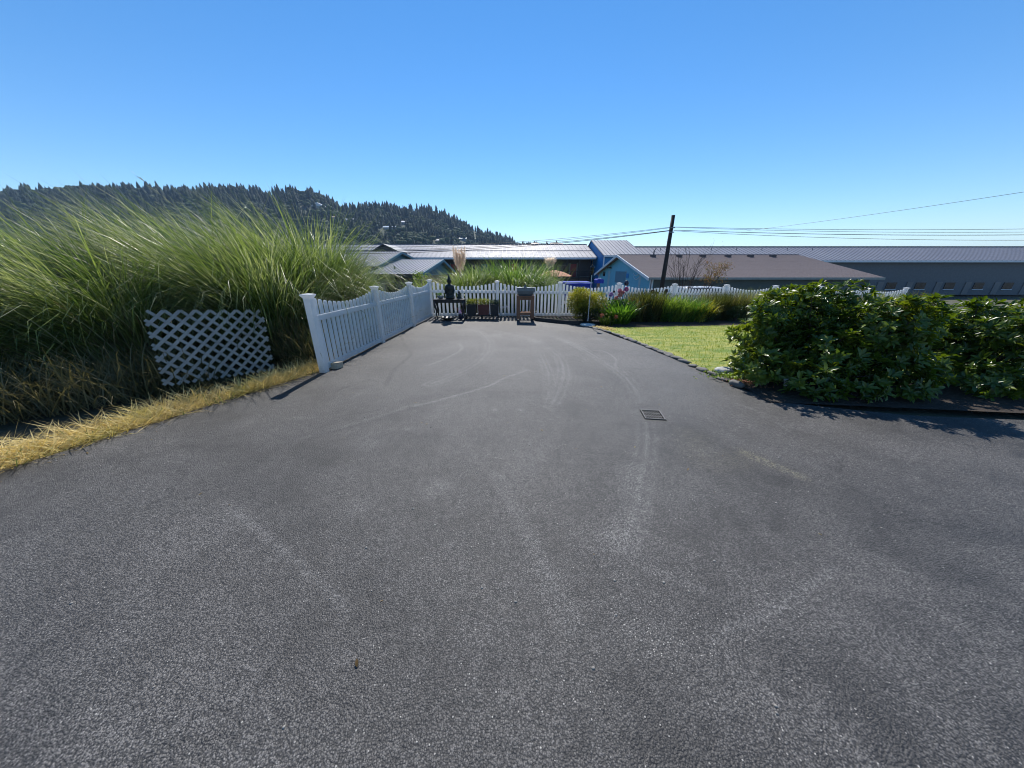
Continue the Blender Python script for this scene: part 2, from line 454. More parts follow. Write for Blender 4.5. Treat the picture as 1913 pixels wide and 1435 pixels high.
stroke(light, [z1(780, 90), z1(790, 110), z1(740, 140), z1(680, 165)], 0.05, 0.4)
stroke(light, [z1(1180, 110), z1(1260, 115), z1(1300, 140), z1(1300, 165)], 0.03, 0.5)
stroke(light, [z1(1700, 290), z1(1790, 325), z1(1880, 385)], 0.03, 0.4)
stroke(warm, [z1(1730, 455), z1(1800, 485), z1(1920, 535)], 0.07, 1.0)
stroke(light, [z1(1730, 455), z1(1800, 485), z1(1920, 535)], 0.05, 0.35)
stroke(dark, [z1(1470, 350), z1(1560, 380), z1(1660, 430), z1(1740, 460)], 0.14, 0.35)
stroke(warm, [z1(1560, 400), z1(1600, 480), z1(1740, 470)], 0.2, 0.3)
stroke(light, [pp(930, 890), pp(975, 980), pp(1015, 1060), pp(1062, 1165)], 0.075, 0.3)
stroke(light, [pp(1180, 880), pp(1185, 960), pp(1160, 1010)], 0.14, 0.3)
stroke(light, [pp(1560, 1060), pp(1494, 1110), pp(1420, 1150), pp(1340, 1185)], 0.03, 0.4)
stroke(light, [pp(1200, 1060), pp(1290, 1090), pp(1380, 1130)], 0.03, 0.3)
for (x, y, rx, ry, s) in ((720, 560, .18, .12, .35), (440, 640, .15, .1, .3), (480, 425, .14, .12, .3), (1000, 470, .3, .3, .16), (905, 60, .22, .3, .4), (985, 312, .035, .05, .9), (898, 312, .03, .04, .8), (1040, 80, .2, .2, .3), (620, 375, .1, .05, .4), (1500, 600, .3, .2, .2), (1290, 340, .1, .1, .2), (240, 340, .2, .05, .2), (820, 45, .3, .2, .25), (1240, 70, .3, .25, .25), (680, 600, .1, .1, .3), (190, 270, .3, .1, -.15)):
    blob(light, z1(x, y), rx, ry, s)
for (x, y, rx, ry, s) in ((650, 400, .3, .12, .4), (420, 240, .25, .15, .35), (300, 250, .4, .15, .25), (1240, 480, .3, .3, .2), (1400, 300, .25, .12, .35), (100, 560, .5, .2, .25), (760, 60, .3, .5, .3), (1100, 30, .6, .2, .15), (1560, 400, .25, .2, .25), (1300, 600, .3, .2, .2), (250, 700, .3, .2, .25), (860, 400, .3, .2, .15)):
    blob(dark, z1(x, y), rx, ry, s)
for (x, y, rx, ry, s) in ((1240, 1195, .13, .07, 1.0), (1180, 1170, .05, .04, .6), (1320, 1215, .08, .04, .8), (425, 1195, .05, .05, 1.0), (720, 1268, .03, .03, .5), (640, 1025, .05, .04, .5), (1300, 1160, .05, .04, .5)):
    blob(grit, pp(x, y), rx, ry, s)
me = np_mesh('asphalt_driveway', V, np.stack([i, i + 1, i + ncol + 1, i + ncol], 1), bpy.data.materials.new('weathered_asphalt'), True)
att = me.attributes.new('wear', 'FLOAT_COLOR', 'POINT')
att.data.foreach_set('color', np.stack([np.clip(light, 0, 1.2), np.clip(dark, 0, 1), np.clip(warm, 0, 1), np.clip(grit, 0, 1)], 1).astype(np.float32).ravel())
tag(link('asphalt_driveway', me), kind='structure')
def asphalt_nodes(m):
    nt, b = nodes_of(m)
    v = posn(nt)
    at_ = nt.nodes.new('ShaderNodeAttribute'); at_.attribute_name = 'wear'
    sep = nt.nodes.new('ShaderNodeSeparateColor'); nt.links.new(at_.outputs['Color'], sep.inputs[0])
    vo = nt.nodes.new('ShaderNodeTexVoronoi'); vo.inputs['Scale'].default_value = 135; nt.links.new(v, vo.inputs['Vector'])
    vo2 = nt.nodes.new('ShaderNodeTexVoronoi'); vo2.inputs['Scale'].default_value = 250; nt.links.new(v, vo2.inputs['Vector'])
    vs = nt.nodes.new('ShaderNodeSeparateColor'); nt.links.new(vo.outputs['Color'], vs.inputs[0])
    vs2 = nt.nodes.new('ShaderNodeSeparateColor'); nt.links.new(vo2.outputs['Color'], vs2.inputs[0])
    # distorted cell net for the crazed binder between the chippings
    dn = nt.nodes.new('ShaderNodeTexNoise'); dn.inputs['Scale'].default_value = 30; nt.links.new(v, dn.inputs['Vector'])
    va = nt.nodes.new('ShaderNodeVectorMath'); va.operation = 'MULTIPLY_ADD'
    nt.links.new(dn.outputs['Color'], va.inputs[0]); va.inputs[1].default_value = (0.035, 0.035, 0.035); nt.links.new(v, va.inputs[2])
    cr = nt.nodes.new('ShaderNodeTexVoronoi'); cr.feature = 'DISTANCE_TO_EDGE'; cr.inputs['Scale'].default_value = 62; nt.links.new(va.outputs[0], cr.inputs['Vector'])
    crack = ramp(nt, cr.outputs['Distance'], 0.09, 0.0)
    brk = ramp(nt, noisen(nt, v, 16, 6, 0.7), 0.44, 0.60)
    crack = mathn(nt, 'MULTIPLY', crack, brk, clamp=True)
    big = ramp(nt, noisen(nt, v, 0.6, 6, 0.62, 0.5), 0.36, 0.64)
    mid = ramp(nt, noisen(nt, v, 2.2, 7, 0.7, 0.6), 0.38, 0.66)
    sm = noisen(nt, v, 24, 4, 0.7)
    c = mixrgb(nt, big, (0.036, 0.0335, 0.0310), (0.116, 0.108, 0.100))
    c = mixrgb(nt, mathn(nt, 'MULTIPLY', mid, 0.55), c, (0.172, 0.164, 0.156))
    # worn light marks, broken up by the grain
    lt = mathn(nt, 'MULTIPLY', sep.outputs[0], ramp(nt, noisen(nt, v, 60, 3, 0.7), 0.22, 0.58), clamp=True)
    lt = mathn(nt, 'MULTIPLY', lt, ramp(nt, noisen(nt, v, 7, 6, 0.75), 0.18, 0.56), clamp=True)
    c = mixrgb(nt, mathn(nt, 'MULTIPLY', lt, 0.95, clamp=True), c, (0.32, 0.31, 0.295))
    dk = mathn(nt, 'MULTIPLY', sep.outputs[1], ramp(nt, noisen(nt, v, 5, 5, 0.7), 0.25, 0.55), clamp=True)
    c = mixrgb(nt, mathn(nt, 'MULTIPLY', dk, 1.3, clamp=True), c, (0.032, 0.031, 0.031))
    wm = mathn(nt, 'MULTIPLY', sep.outputs[2], ramp(nt, noisen(nt, v, 22, 4, 0.7), 0.35, 0.6), clamp=True)
    c = mixrgb(nt, mathn(nt, 'MULTIPLY', wm, 0.6), c, (0.24, 0.21, 0.12))
    # chippings: each a tone of its own
    tone = mathn(nt, 'ADD', mathn(nt, 'MULTIPLY', vs.outputs[0], 0.95), mathn(nt, 'MULTIPLY', vs2.outputs[1], 0.75))
    tone = mathn(nt, 'ADD', tone, 0.12)
    tc = nt.nodes.new('ShaderNodeCombineColor')
    for k in range(3): nt.links.new(tone, tc.inputs[k])
    c = mixrgb(nt, 1.0, c, tc.outputs[0], 'MULTIPLY')
    gap = ramp(nt, vo.outputs['Distance'], 0.42, 0.62)
    c = mixrgb(nt, mathn(nt, 'MULTIPLY', gap, 0.75), c, (0.014, 0.014, 0.015))
    hc = nt.nodes.new('ShaderNodeTexVoronoi'); hc.feature = 'DISTANCE_TO_EDGE'; hc.inputs['Scale'].default_value = 1.1
    dn2 = nt.nodes.new('ShaderNodeTexNoise'); dn2.inputs['Scale'].default_value = 3.5; dn2.inputs['Detail'].default_value = 8; nt.links.new(v, dn2.inputs['Vector'])
    vb = nt.nodes.new('ShaderNodeVectorMath'); vb.operation = 'MULTIPLY_ADD'
    nt.links.new(dn2.outputs['Color'], vb.inputs[0]); vb.inputs[1].default_value = (.5, .5, .5); nt.links.new(v, vb.inputs[2]); nt.links.new(vb.outputs[0], hc.inputs['Vector'])
    hair = mathn(nt, 'MULTIPLY', ramp(nt, hc.outputs['Distance'], .009, .002), ramp(nt, noisen(nt, v, .8, 3), .52, .62), clamp=True)
    c = mixrgb(nt, mathn(nt, 'MULTIPLY', hair, 0.7), c, (0.010, 0.010, 0.010))
    # a few pale stones, more where the top has worn off
    thr = mathn(nt, 'SUBTRACT', 0.992, mathn(nt, 'MULTIPLY', at_.outputs['Alpha'], 0.16))
    pale = mathn(nt, 'GREATER_THAN', vs.outputs[1], thr)
    core = mathn(nt, 'LESS_THAN', vo.outputs['Distance'], 0.42)
    pale = mathn(nt, 'MULTIPLY', pale, core)
    c = mixrgb(nt, mathn(nt, 'MULTIPLY', pale, 0.8), c, (0.42, 0.40, 0.36))
    c = mixrgb(nt, mathn(nt, 'MULTIPLY', crack, 0.75), c, (0.012, 0.012, 0.012))
    nt.links.new(c, b.inputs['Base Color'])
    nt.links.new(mathn(nt, 'MULTIPLY_ADD', mid, 0.10, 0.56), b.inputs['Roughness'])
    b.inputs['Specular IOR Level'].default_value = 0.45
    h = mathn(nt, 'SUBTRACT', 1.0, vo.outputs['Distance'])
    h = mathn(nt, 'ADD', mathn(nt, 'MULTIPLY', h, 0.8), mathn(nt, 'MULTIPLY', vo2.outputs['Distance'], -0.35))
    h = mathn(nt, 'ADD', h, mathn(nt, 'MULTIPLY', vs.outputs[2], 0.7))
    h = mathn(nt, 'SUBTRACT', h, mathn(nt, 'MULTIPLY', crack, 0.2))
    h = mathn(nt, 'ADD', h, mathn(nt, 'MULTIPLY', sm, 0.25))
    bumpn(nt, b, h, 0.0032)
asphalt_nodes(me.materials[0])

# lawn sheet and flower-bed sheets
def strip(name, rows_, mat, dz, nx=60, sub=10, kind='structure'):
    """rows_: (xl, yl, xr, yr) lines swept from near to far"""
    R_ = []
    for a, b in zip(rows_[:-1], rows_[1:]):
        for k in range(sub):
            t = k / sub; R_.append([p + (q - p) * t for p, q in zip(a, b)])
    R_.append(list(rows_[-1])); R_ = np.array(R_); t = np.linspace(0, 1, nx)[None]
    X = R_[:, 0:1] + (R_[:, 2:3] - R_[:, 0:1]) * t; Y = R_[:, 1:2] + (R_[:, 3:4] - R_[:, 1:2]) * t
    Z = G(X, Y) + dz
    V = np.stack([X, Y, Z], -1).reshape(-1, 3)
    i = np.arange((len(R_) - 1) * nx).reshape(len(R_) - 1, nx)[:, :-1].ravel()
    return tag(link(name, np_mesh(name, V, np.stack([i, i + 1, i + nx + 1, i + nx], 1), mat, True)), kind=kind)
lawn_m = bpy.data.materials.new('dry_mown_lawn')
def lawn_nodes(m):
    nt, b = nodes_of(m); v = posn(nt); vs_ = posn(nt, (1.0, 2.6, 1.0))
    a = ramp(nt, noisen(nt, vs_, 1.5, 7, 0.7, 0.4), 0.40, 0.60)
    f = ramp(nt, noisen(nt, v, 30, 5, 0.7), 0.3, 0.7)
    p = ramp(nt, noisen(nt, vs_, 3.6, 5, 0.65), 0.52, 0.68)
    c = mixrgb(nt, a, (0.13, 0.22, 0.022), (0.42, 0.39, 0.085))
    c = mixrgb(nt, mathn(nt, 'MULTIPLY', p, 0.6), c, (0.50, 0.42, 0.17))
    c = mixrgb(nt, mathn(nt, 'MULTIPLY', f, 0.4), c, (0.10, 0.14, 0.022))
    nt.links.new(c, b.inputs['Base Color']); b.inputs['Roughness'].default_value = 0.9
    bumpn(nt, b, noisen(nt, v, 55, 4, 0.7), 0.02)
lawn_nodes(lawn_m)
strip('lawn', [(3.3, 4.35, 9.5, 4.2), (3.22, 4.62, 9.8, 4.7), (3.14, 5.4, 10.2, 5.6), (2.99, 6.85, 11, 7.2), (2.78, 8.3, 12, 9.2), (2.68, 9.0, 12.8, 10.6), (2.9, 9.35, 13.2, 11.9)], lawn_m, 0.02)
strip('flower_bed', [(2.5, 9.2, 13.2, 11.2), (2.3, 9.85, 13.5, 12.6), (0.72, 10.75, 14, 13.4), (0.72, 11.75, 14, 14.3)], soil_m, 0.012)
strip('shrub_bed', [(3.25, 3.62, 9.8, 2.85), (3.3, 4.0, 10, 3.4), (3.25, 4.45, 10.5, 4.5)], soil_m, 0.0065)

# lawn grass blades
def polyrand(n, x0, x1, y0, y1, inside):
    P = np.stack([RNG.uniform(x0, x1, n), RNG.uniform(y0, y1, n)], 1)
    return P[inside(P[:, 0], P[:, 1])]
lawn_left = lambda y: np.interp(y, [4.35, 4.62, 5.4, 6.85, 8.3, 9.0, 9.35], [3.3, 3.22, 3.14, 2.99, 2.78, 2.7, 2.9])
lawn_far = lambda x: np.interp(x, [2.7, 2.9, 13.2], [9.0, 9.35, 11.9])
grass_m = leafM('lawn_grass', (0.16, 0.25, 0.035), (0.34, 0.36, 0.07), (0.52, 0.44, 0.18), 0.4, 0.6)
P = polyrand(30000, 2.7, 11.5, 4.3, 11.5, lambda x, y: (x > lawn_left(y)) & (y < lawn_far(x)))
n = len(P); B = np.stack([P[:, 0], P[:, 1], G(P[:, 0], P[:, 1]) + 0.015], 1)
Vb, Fb = blades(B, RNG.uniform(0, 6.28, n), RNG.uniform(.02, .05, n), RNG.uniform(.006, .012, n), RNG.uniform(.1, .7, n), RNG.uniform(0, .9, n), 2)
tag(link('lawn_grass', np_mesh('lawn_grass', Vb, Fb, grass_m)), 'short mown grass with straw-coloured patches on the lawn', 'grass', kind='stuff')

# ================================================================== HILL (its outline as the town sees it)
SIL = [(-2600, 395), (-900, 372), (0, 352), (200, 340), (418, 345), (450, 340), (490, 350), (540, 348), (580, 353), (600, 358), (625, 371), (640, 376), (700, 374), (760, 378), (800, 386), (830, 394), (870, 411), (895, 423), (905, 429), (925, 431), (940, 438), (960, 448), (975, 453), (1010, 455), (1060, 456), (1095, 458), (1200, 470)]
sil_r, sil_t = [], []
for px, py in SIL:
    d = ray(px, py); sil_r.append(d[0] / d[1]); sil_t.append(d[2] / d[1])
def ridge_t(r): return np.interp(r, sil_r, sil_t)
def ridge_D(r): return np.interp(r, [-4, -1.2, -0.6, 0.0, 0.2], [560, 620, 720, 880, 900])
def hill_z(r, y):
    D = ridge_D(r); base = -3.0
    H = CAM_H + D * ridge_t(r) - 15.0
    near = D * 0.42
    u_ = np.clip((y - near) / (D - near), 0, 1)
    front = base + (H - base) * (0.25 * u_ + 0.75 * u_ ** 1.35)
    back = H - (y - D) * 0.25
    z = np.where(y <= D, front, back)
    lump = 6 * np.sin(r * 38 + y * .013) * np.sin(y * .021 + r * 9) * u_ * (1 - u_) * 3
    return z + lump
rs = np.linspace(-3.2, 0.26, 240); ts = np.linspace(0.40, 1.6, 60)
RR, TT = np.meshgrid(rs, ts); YY = TT * ridge_D(RR)
VH = np.stack([RR * YY, YY, hill_z(RR, YY)], -1).reshape(-1, 3)
i = np.arange((len(ts) - 1) * len(rs)).reshape(len(ts) - 1, len(rs))[:, :-1].ravel()
hill_m = M('hill_undergrowth', (0.035, 0.05, 0.025), (0.06, 0.07, 0.035), 0.02, 0.95, 1.0, 0.3)
tag(link('hill', np_mesh('hill', VH, np.stack([i, i + 1, i + len(rs) + 1, i + len(rs)], 1), hill_m, True)), kind='structure')

def hill_hit(px, py):
    d = ray(px, py); r = d[0] / d[1]; t = d[2] / d[1]
    D = float(ridge_D(r))
    for k in range(400):
        y = D * (0.42 + 0.6 * k / 400)
        if float(hill_z(np.array(r), np.array(y))) > CAM_H + t * y: return Vector((r * y, y, CAM_H + t * y))
    return Vector((r * D, D, CAM_H + t * D))
HOUSES = [(596, 388, 22, 'white', 'pale gabled house alone high on the wooded hillside', 0), (655, 413, 18, 'white', 'low white-roofed house among trees, halfway up the hill above the tall grass', 0),
          (730, 428, 25, 'blue', 'long pale blue-roofed house in the trees right of the hill centre', 0), (758, 417, 14, 'white', 'small bright flat-roofed house uphill of the pale blue-roofed one', 0),
          (762, 432, 9, 'white', 'tiny white house just right of the long pale blue-roofed house', 1), (866, 448, 15, 'grey', 'grey-roofed house at the hill foot beside a smaller roof', 0),
          (888, 449, 10, 'white', 'small white roof at the hill foot under the dark firs', 1), (820, 451, 12, 'grey', 'low grey house at the hill foot below the pale treetops', 1),
          (753, 440, 12, 'grey', 'grey house low on the hill under the tiny white house', 1), (625, 408, 12, 'tan', 'tan-walled house partly behind the grass tips', 1), (424, 427, 11, 'white', 'white shed-like house at the far left of the photographed hillside', 1)]
hcol = {'white': M('far_white_roof', (0.62, 0.64, 0.68)), 'blue': M('far_blue_roof', (0.38, 0.48, 0.60)), 'grey': M('far_grey_roof', (0.24, 0.25, 0.28)), 'tan': M('far_tan_roof', (0.36, 0.25, 0.20))}
far_wall = M('far_house_wall', (0.26, 0.29, 0.32))
house_spots = []
for px, py, w, cn, lab, small in HOUSES:
    c = hill_hit(px, py + 1); s = c.y / 640.0; W = w * s; Hh = W * 0.16 + 2.2
    c.z -= 0.5; house_spots.append((c.x / c.y, c.y, W))
    root = empty('hillside_house', c, 0, lab, 'house', 'houses on the wooded hillside')
    mb = MB().box(c.x - W / 2, c.x + W / 2, c.y - 4, c.y + 5, c.z - 5, c.z + Hh * .6)
    mb.build('wall', far_wall, root)
    mb = MB()
    if px == 596: mb.prism([(c.x - W * .55, c.z + Hh * .55), (c.x + W * .55, c.z + Hh * .55), (c.x, c.z + Hh * .55 + W * .28)], 'y', c.y - 5, c.y + 6)
    else: mb.prism([(c.y - 5, c.z + Hh * .6), (c.y + 6, c.z + Hh * .6), (c.y + 1, c.z + Hh * .6 + 2.6)], 'x', c.x - W * .53, c.x + W * .53)
    mb.build('roof', hcol[cn], root)
    for k in (-.3, 0, .3):
        MB().box(c.x + k * W - .7, c.x + k * W + .7, c.y - 4.05, c.y - 3.9, c.z - .6, c.z + .9).build('window', glass_dark, root)

# forest: conifers of ragged tiers and rounded broadleaf crowns
def conifers(P, H):
    n = len(P); nt_, ns = 5, 7
    out_v, out_f = [], []
    ph = RNG.uniform(0, 6.28, n)
    for k in range(nt_):
        z0 = 0.10 + 0.17 * k; z1_ = min(z0 + 0.34, 1.0)
        rad = 0.25 * (1 - z0) ** 0.8 + 0.01
        a = ph[:, None] + np.arange(ns)[None] * 2 * math.pi / ns + k * .7
        rr = rad * H[:, None] * RNG.uniform(.55, 1.25, (n, ns))
        zz = P[:, 2:3] + H[:, None] * (z0 + RNG.uniform(-.04, .04, (n, ns)))
        ring = np.stack([P[:, 0:1] + rr * np.cos(a), P[:, 1:2] + rr * np.sin(a), zz], -1)
        top = np.stack([P[:, 0], P[:, 1], P[:, 2] + H * z1_], -1)[:, None]
        v = np.concatenate([ring, top], 1).reshape(-1, 3)
        q = np.array([(j, (j + 1) % ns, ns) for j in range(ns)])
        out_v.append(v); out_f.append((q[None] + (np.arange(n) * (ns + 1))[:, None, None]).reshape(-1, 3))
    return cat_vf(list(zip(out_v, out_f)))
def crowns(P, H):
    n = len(P); lst = []
    for k in range(4):
        c = P + np.stack([RNG.normal(0, .22, n) * H, RNG.normal(0, .22, n) * H, H * RNG.uniform(.3, .75, n)], 1)
        rad = H * RNG.uniform(.22, .38, n)
        jit = RNG.uniform(.7, 1.25, (n, len(ICO_V), 1))
        v = c[:, None] + ICO_V[None] * jit * rad[:, None, None] * np.array([1, 1, .8])
        lst.append((v.reshape(-1, 3), (ICO_F[None] + (np.arange(n) * 12)[:, None, None]).reshape(-1, 3)))
    return cat_vf(lst)
def farM(name, ca, cb):
    m = bpy.data.materials.new(name); nt, b = nodes_of(m)
    g = nt.nodes.new('ShaderNodeNewGeometry'); v = posn(nt)
    c = mixrgb(nt, g.outputs['Random Per Island'], ca, cb)
    c = mixrgb(nt, ramp(nt, noisen(nt, v, .5, 4), .35, .65), c, tuple(x * .55 for x in ca))
    nt.links.new(c, b.inputs['Base Color']); b.inputs['Roughness'].default_value = .85
    b.inputs['Specular IOR Level'].default_value = .2
    bumpn(nt, b, noisen(nt, v, .9, 4), 1.0)
    return m
fir_m = farM('fir_needles', (0.010, 0.026, 0.016), (0.030, 0.055, 0.026))
broad_m = farM('hill_broadleaf', (0.030, 0.055, 0.022), (0.12, 0.150, 0.052))
N = 11000
r_ = RNG.uniform(-2.0, 0.17, N); u_ = RNG.uniform(0.0, 1.06, N) ** 0.9
D_ = ridge_D(r_); y_ = D_ * (0.42 + 0.58 * u_); z_ = hill_z(r_, y_)
P = np.stack([r_ * y_, y_, z_ - 1], 1)
pn = np.array([mnoise.noise(Vector((p[0] * .012, p[1] * .012, 1.7))) for p in P])
clear = np.zeros(N, bool)
for hr, hy, W in house_spots: clear |= (np.abs(P[:, 0] - hr * hy) < W * .7) & (P[:, 1] < hy + 8) & (P[:, 1] > hy - 75)
low = np.clip((0.85 - u_) * 1.5, 0, 1)
is_b = (pn + RNG.uniform(-.25, .25, N) > 0.12 - low * 0.36) & ~clear
is_c = ~is_b & ~clear
Hc = RNG.uniform(11, 25, N) * np.where(u_ > .9, .9, 1.0)
Hc = Hc * (1 + .75 * pn)
Hb = RNG.uniform(8, 16, N)
tag(link('forest_firs', np_mesh('forest_firs', *conifers(P[is_c], Hc[is_c]), fir_m)), 'dark fir forest covering the hill up to its ridge', 'forest', kind='stuff')
tag(link('forest_broadleaf', np_mesh('forest_broadleaf', *crowns(P[is_b], Hb[is_b]), broad_m)), 'lighter olive broadleaf woodland on the lower hill slopes', 'woodland', kind='stuff')
# three separate ridge firs standing clear of the wood
for px, py, h, lab in ((578, 352, 17, 'left one of the two tall ridge firs standing clear'), (583, 353, 19, 'right one of the two tall ridge firs, slightly taller'), (962, 448, 15, 'last fir where the wooded ridge runs out to the sky')):
    d = ray(px, py); r = d[0] / d[1]; D = float(ridge_D(r)); z = float(hill_z(np.array(r), np.array(D)))
    root = empty('fir_tree', (r * D, D, z), 0, lab, 'tree', 'firs standing clear on the ridge')
    Vc, Fc = conifers(np.array([[0, 0, 0.0]]), np.array([float(h)]))
    link('crown', np_mesh('crown', Vc, Fc, fir_m), root)
    MB().tube([(0, 0, -1), (0, 0, h * .5)], [.35, .2], 6).build('trunk', bark, root, world_coords=False)

# low houses beyond the motel, right of the hill
for px, py, w, m, lab in ((1000, 455, 14, M('far_red_roof', (.16, .06, .05)), 'red-roofed far house just left of the other roofs beyond the motel'),
                          (1040, 455, 22, M('far_dark_roof', (.10, .08, .09)), 'dark-roofed far house showing above the middle of the metal roof'),
                          (1068, 456, 6, M('far_green_tree', (.05, .08, .04)), 'small far hut with a green roof next to the blue stair tower')):
    c = at(px, py, 300); W = w * 300 / 640
    root = empty('distant_house', (c.x, 300, c.z - 8), 0, lab, 'house', 'roofs beyond the motel')
    MB().box(c.x - W / 2, c.x + W / 2, 297, 305, c.z - 16, c.z - 1.0).build('wall', taupe, root)
    MB().prism([(296, c.z - 1.2), (306, c.z - 1.2), (301, c.z + .6)], 'x', c.x - W * .55, c.x + W * .55).build('roof', m, root)

# ================================================================== MOTEL (long pale metal roof, blue stair tower)
def ribbed_roof(name, pts_lo, pts_hi, mat, parent, pitch=0.45, th=0.12, rib=0.05, rw=0.05):
    """one roof plane from the eave line to the ridge line, with raised seams"""
    (a0, a1), (b0, b1) = [tuple(map(Vector, p)) for p in (pts_lo, pts_hi)]
    mb = MB(); dn = Vector((0, 0, -th))
    mb.hexa([a0 + dn, a1 + dn, b1 + dn, b0 + dn], [a0, a1, b1, b0])
    roof = mb.build(name, mat, parent)
    mb = MB()
    L = (a1 - a0).length; k = max(2, int(L / pitch))
    nrm = (a1 - a0).cross(b0 - a0).normalized()
    if nrm.z < 0: nrm = -nrm
    ux = (a1 - a0).normalized()
    for j in range(k + 1):
        t = min(max(j / k, rw / L), 1 - rw / L)
        p = a0.lerp(a1, t); q = b0.lerp(b1, t)
        w = ux * rw / 2; up = nrm * rib; s = nrm * 0.001
        mb.hexa([p - w + s, p + w + s, q + w + s, q - w + s], [p - w * .6 + up, p + w * .6 + up, q + w * .6 + up, q - w * .6 + up])
    sm = mb.build('seams', seam_m, roof); sm['kind'] = 'stuff'; sm.parent = roof
    return roof

g0 = -2.85
XE = 14.0
ml = at(640, 458, 63.5); rz = at(1097, 457, 63.5).z; ez = at(1113, 481, 56).z
motel = empty('motel', (XE, 58, g0), 0, 'long two-storey motel wing with pale metal roof, red door and dark walkway', 'building')
XL = -52.0
ribbed_roof('roof', ((XL, 55.8, ez), (XE + .2, 55.8, ez)), ((XL, 63.5, rz), (XE - .1, 63.5, rz)), metal_roof, motel, 0.75, rw=.10)
ribbed_roof('roof', ((XL, 71.2, ez), (XE + .2, 71.2, ez)), ((XL, 63.5, rz - .005), (XE - .1, 63.5, rz - .005)), metal_roof, motel, 2.5)
lap = MB().box(XL, XE, 59.4, 59.52, ez + (rz - ez) * .47, ez + (rz - ez) * .47 + .09).build('roof_lap', metal_roof, motel)
MB().box(XL, XE - .05, 63.35, 63.65, rz - .02, rz + .08).build('ridge_cap', metal_roof, motel)
MB().box(XL, XE, 55.72, 55.8, ez - .3, ez - .02).build('fascia', white_trim, motel)
MB().box(XL + .2, XE - .3, 58.2, 70.8, g0, ez - .14).build('wall', taupe, motel)
MB().box(XL + .2, XE - .3, 56.2, 58.19, -0.05, 0.12).build('walkway', brown_dark, motel)
MB().box(XL + .2, XE - .3, 56.2, 56.26, 1.05, 1.14).build('railing', brown_dark, motel)
for k in range(0, 30):
    x = XE - .5 - k * 2.1
    MB().box(x, x + .12, 56.28, 56.4, g0, ez - .3).build('post', brown_dark, motel)
mb = MB()
for k in range(0, 260): mb.box(XE - .5 - k * .24, XE - .46 - k * .24, 56.22, 56.25, .13, 1.04)
bl = mb.build('balusters', brown_dark, motel); bl['kind'] = 'stuff'
MB().box(XL + .2, XE - .3, 58.12, 58.19, 0.3, ez - .15).build('upper_wall', M('dark_shaded_siding', (.055, .045, .045)), motel)  # shade of the balcony recess is put into this dark colour
for k in range(6):
    x = XE - 2.2 - k * 5.2
    for z in (g0 + .05, .15):
        f = MB().box(x - 1.6, x - .55, 58.02, 58.1, z, z + 2.1).build('door', red_door_m if k % 2 == 0 else teal, motel)
        MB().box(x - 1.8, x - 1.62, 57.99, 58.09, z, z + 2.3).build('door_trim', taupe, motel)
        MB().box(x - .53, x - .35, 57.99, 58.09, z, z + 2.3).build('door_trim', taupe, motel)
        w = MB().box(x - 3.9, x - 2.3, 58.02, 58.1, z + .9, z + 2.0).build('window', glass_dark, motel)
for k in range(4):
    MB().box(XE - 1.4 - k * 9, XE - .5 - k * 9, 57.9, 58.1, -.7, -.45).build('wall_lamp', brown_dark, motel)

# stair tower
px0 = at(1105, 449, 61); TW0 = 14.25; TW1 = 20.3
pz = px0.z; fz = at(1128, 477, 52).z
tower = empty('stair_tower', (TW0, 52, g0), 0, 'tall deep-blue block with steep metal roof rising at the motel end', 'building')
ribbed_roof('roof', ((TW0 - .15, 51.8, fz), (TW1 + .2, 51.8, fz)), ((TW0 - .15, 61, pz), (TW1 + .2, 61, pz)), metal_roof, tower, .55, rw=.09)
ribbed_roof('roof', ((TW0 - .15, 65.5, pz - 1.7), (TW1 + .2, 65.5, pz - 1.7)), ((TW0 - .15, 61, pz - .005), (TW1 + .2, 61, pz - .005)), metal_roof, tower, 1.2)
MB().add([(TW0, 52.2, g0), (TW0, 65, g0), (TW0, 65, pz - 1.75), (TW0, 61, pz - .15), (TW0, 52.2, fz - .15), (TW1, 52.2, g0), (TW1, 65, g0), (TW1, 65, pz - 1.75), (TW1, 61, pz - .15), (TW1, 52.2, fz - .15)],
         [(0, 1, 2, 3, 4), (9, 8, 7, 6, 5), (0, 4, 9, 5), (1, 6, 7, 2), (4, 3, 8, 9), (3, 2, 7, 8), (0, 5, 6, 1)]).build('wall', blue_sid, tower)
MB().box(TW0 - .02, TW0 + .14, 52.06, 52.2, g0, fz - .2).build('corner_trim', white_trim, tower)
MB().box(TW0 - .1, TW1, 51.72, 51.8, fz - .25, fz - .02).build('gutter', white_trim, tower)
for k in range(3):
    MB().box(TW0 - .05, TW0 - .005, 53.6, 54.6, .4 - k * 1.5, 1.3 - k * 1.5).build('wall_notice' if k == 0 else 'vent', M('pink_poster', (.35, .12, .2)) if k == 0 else taupe, tower)
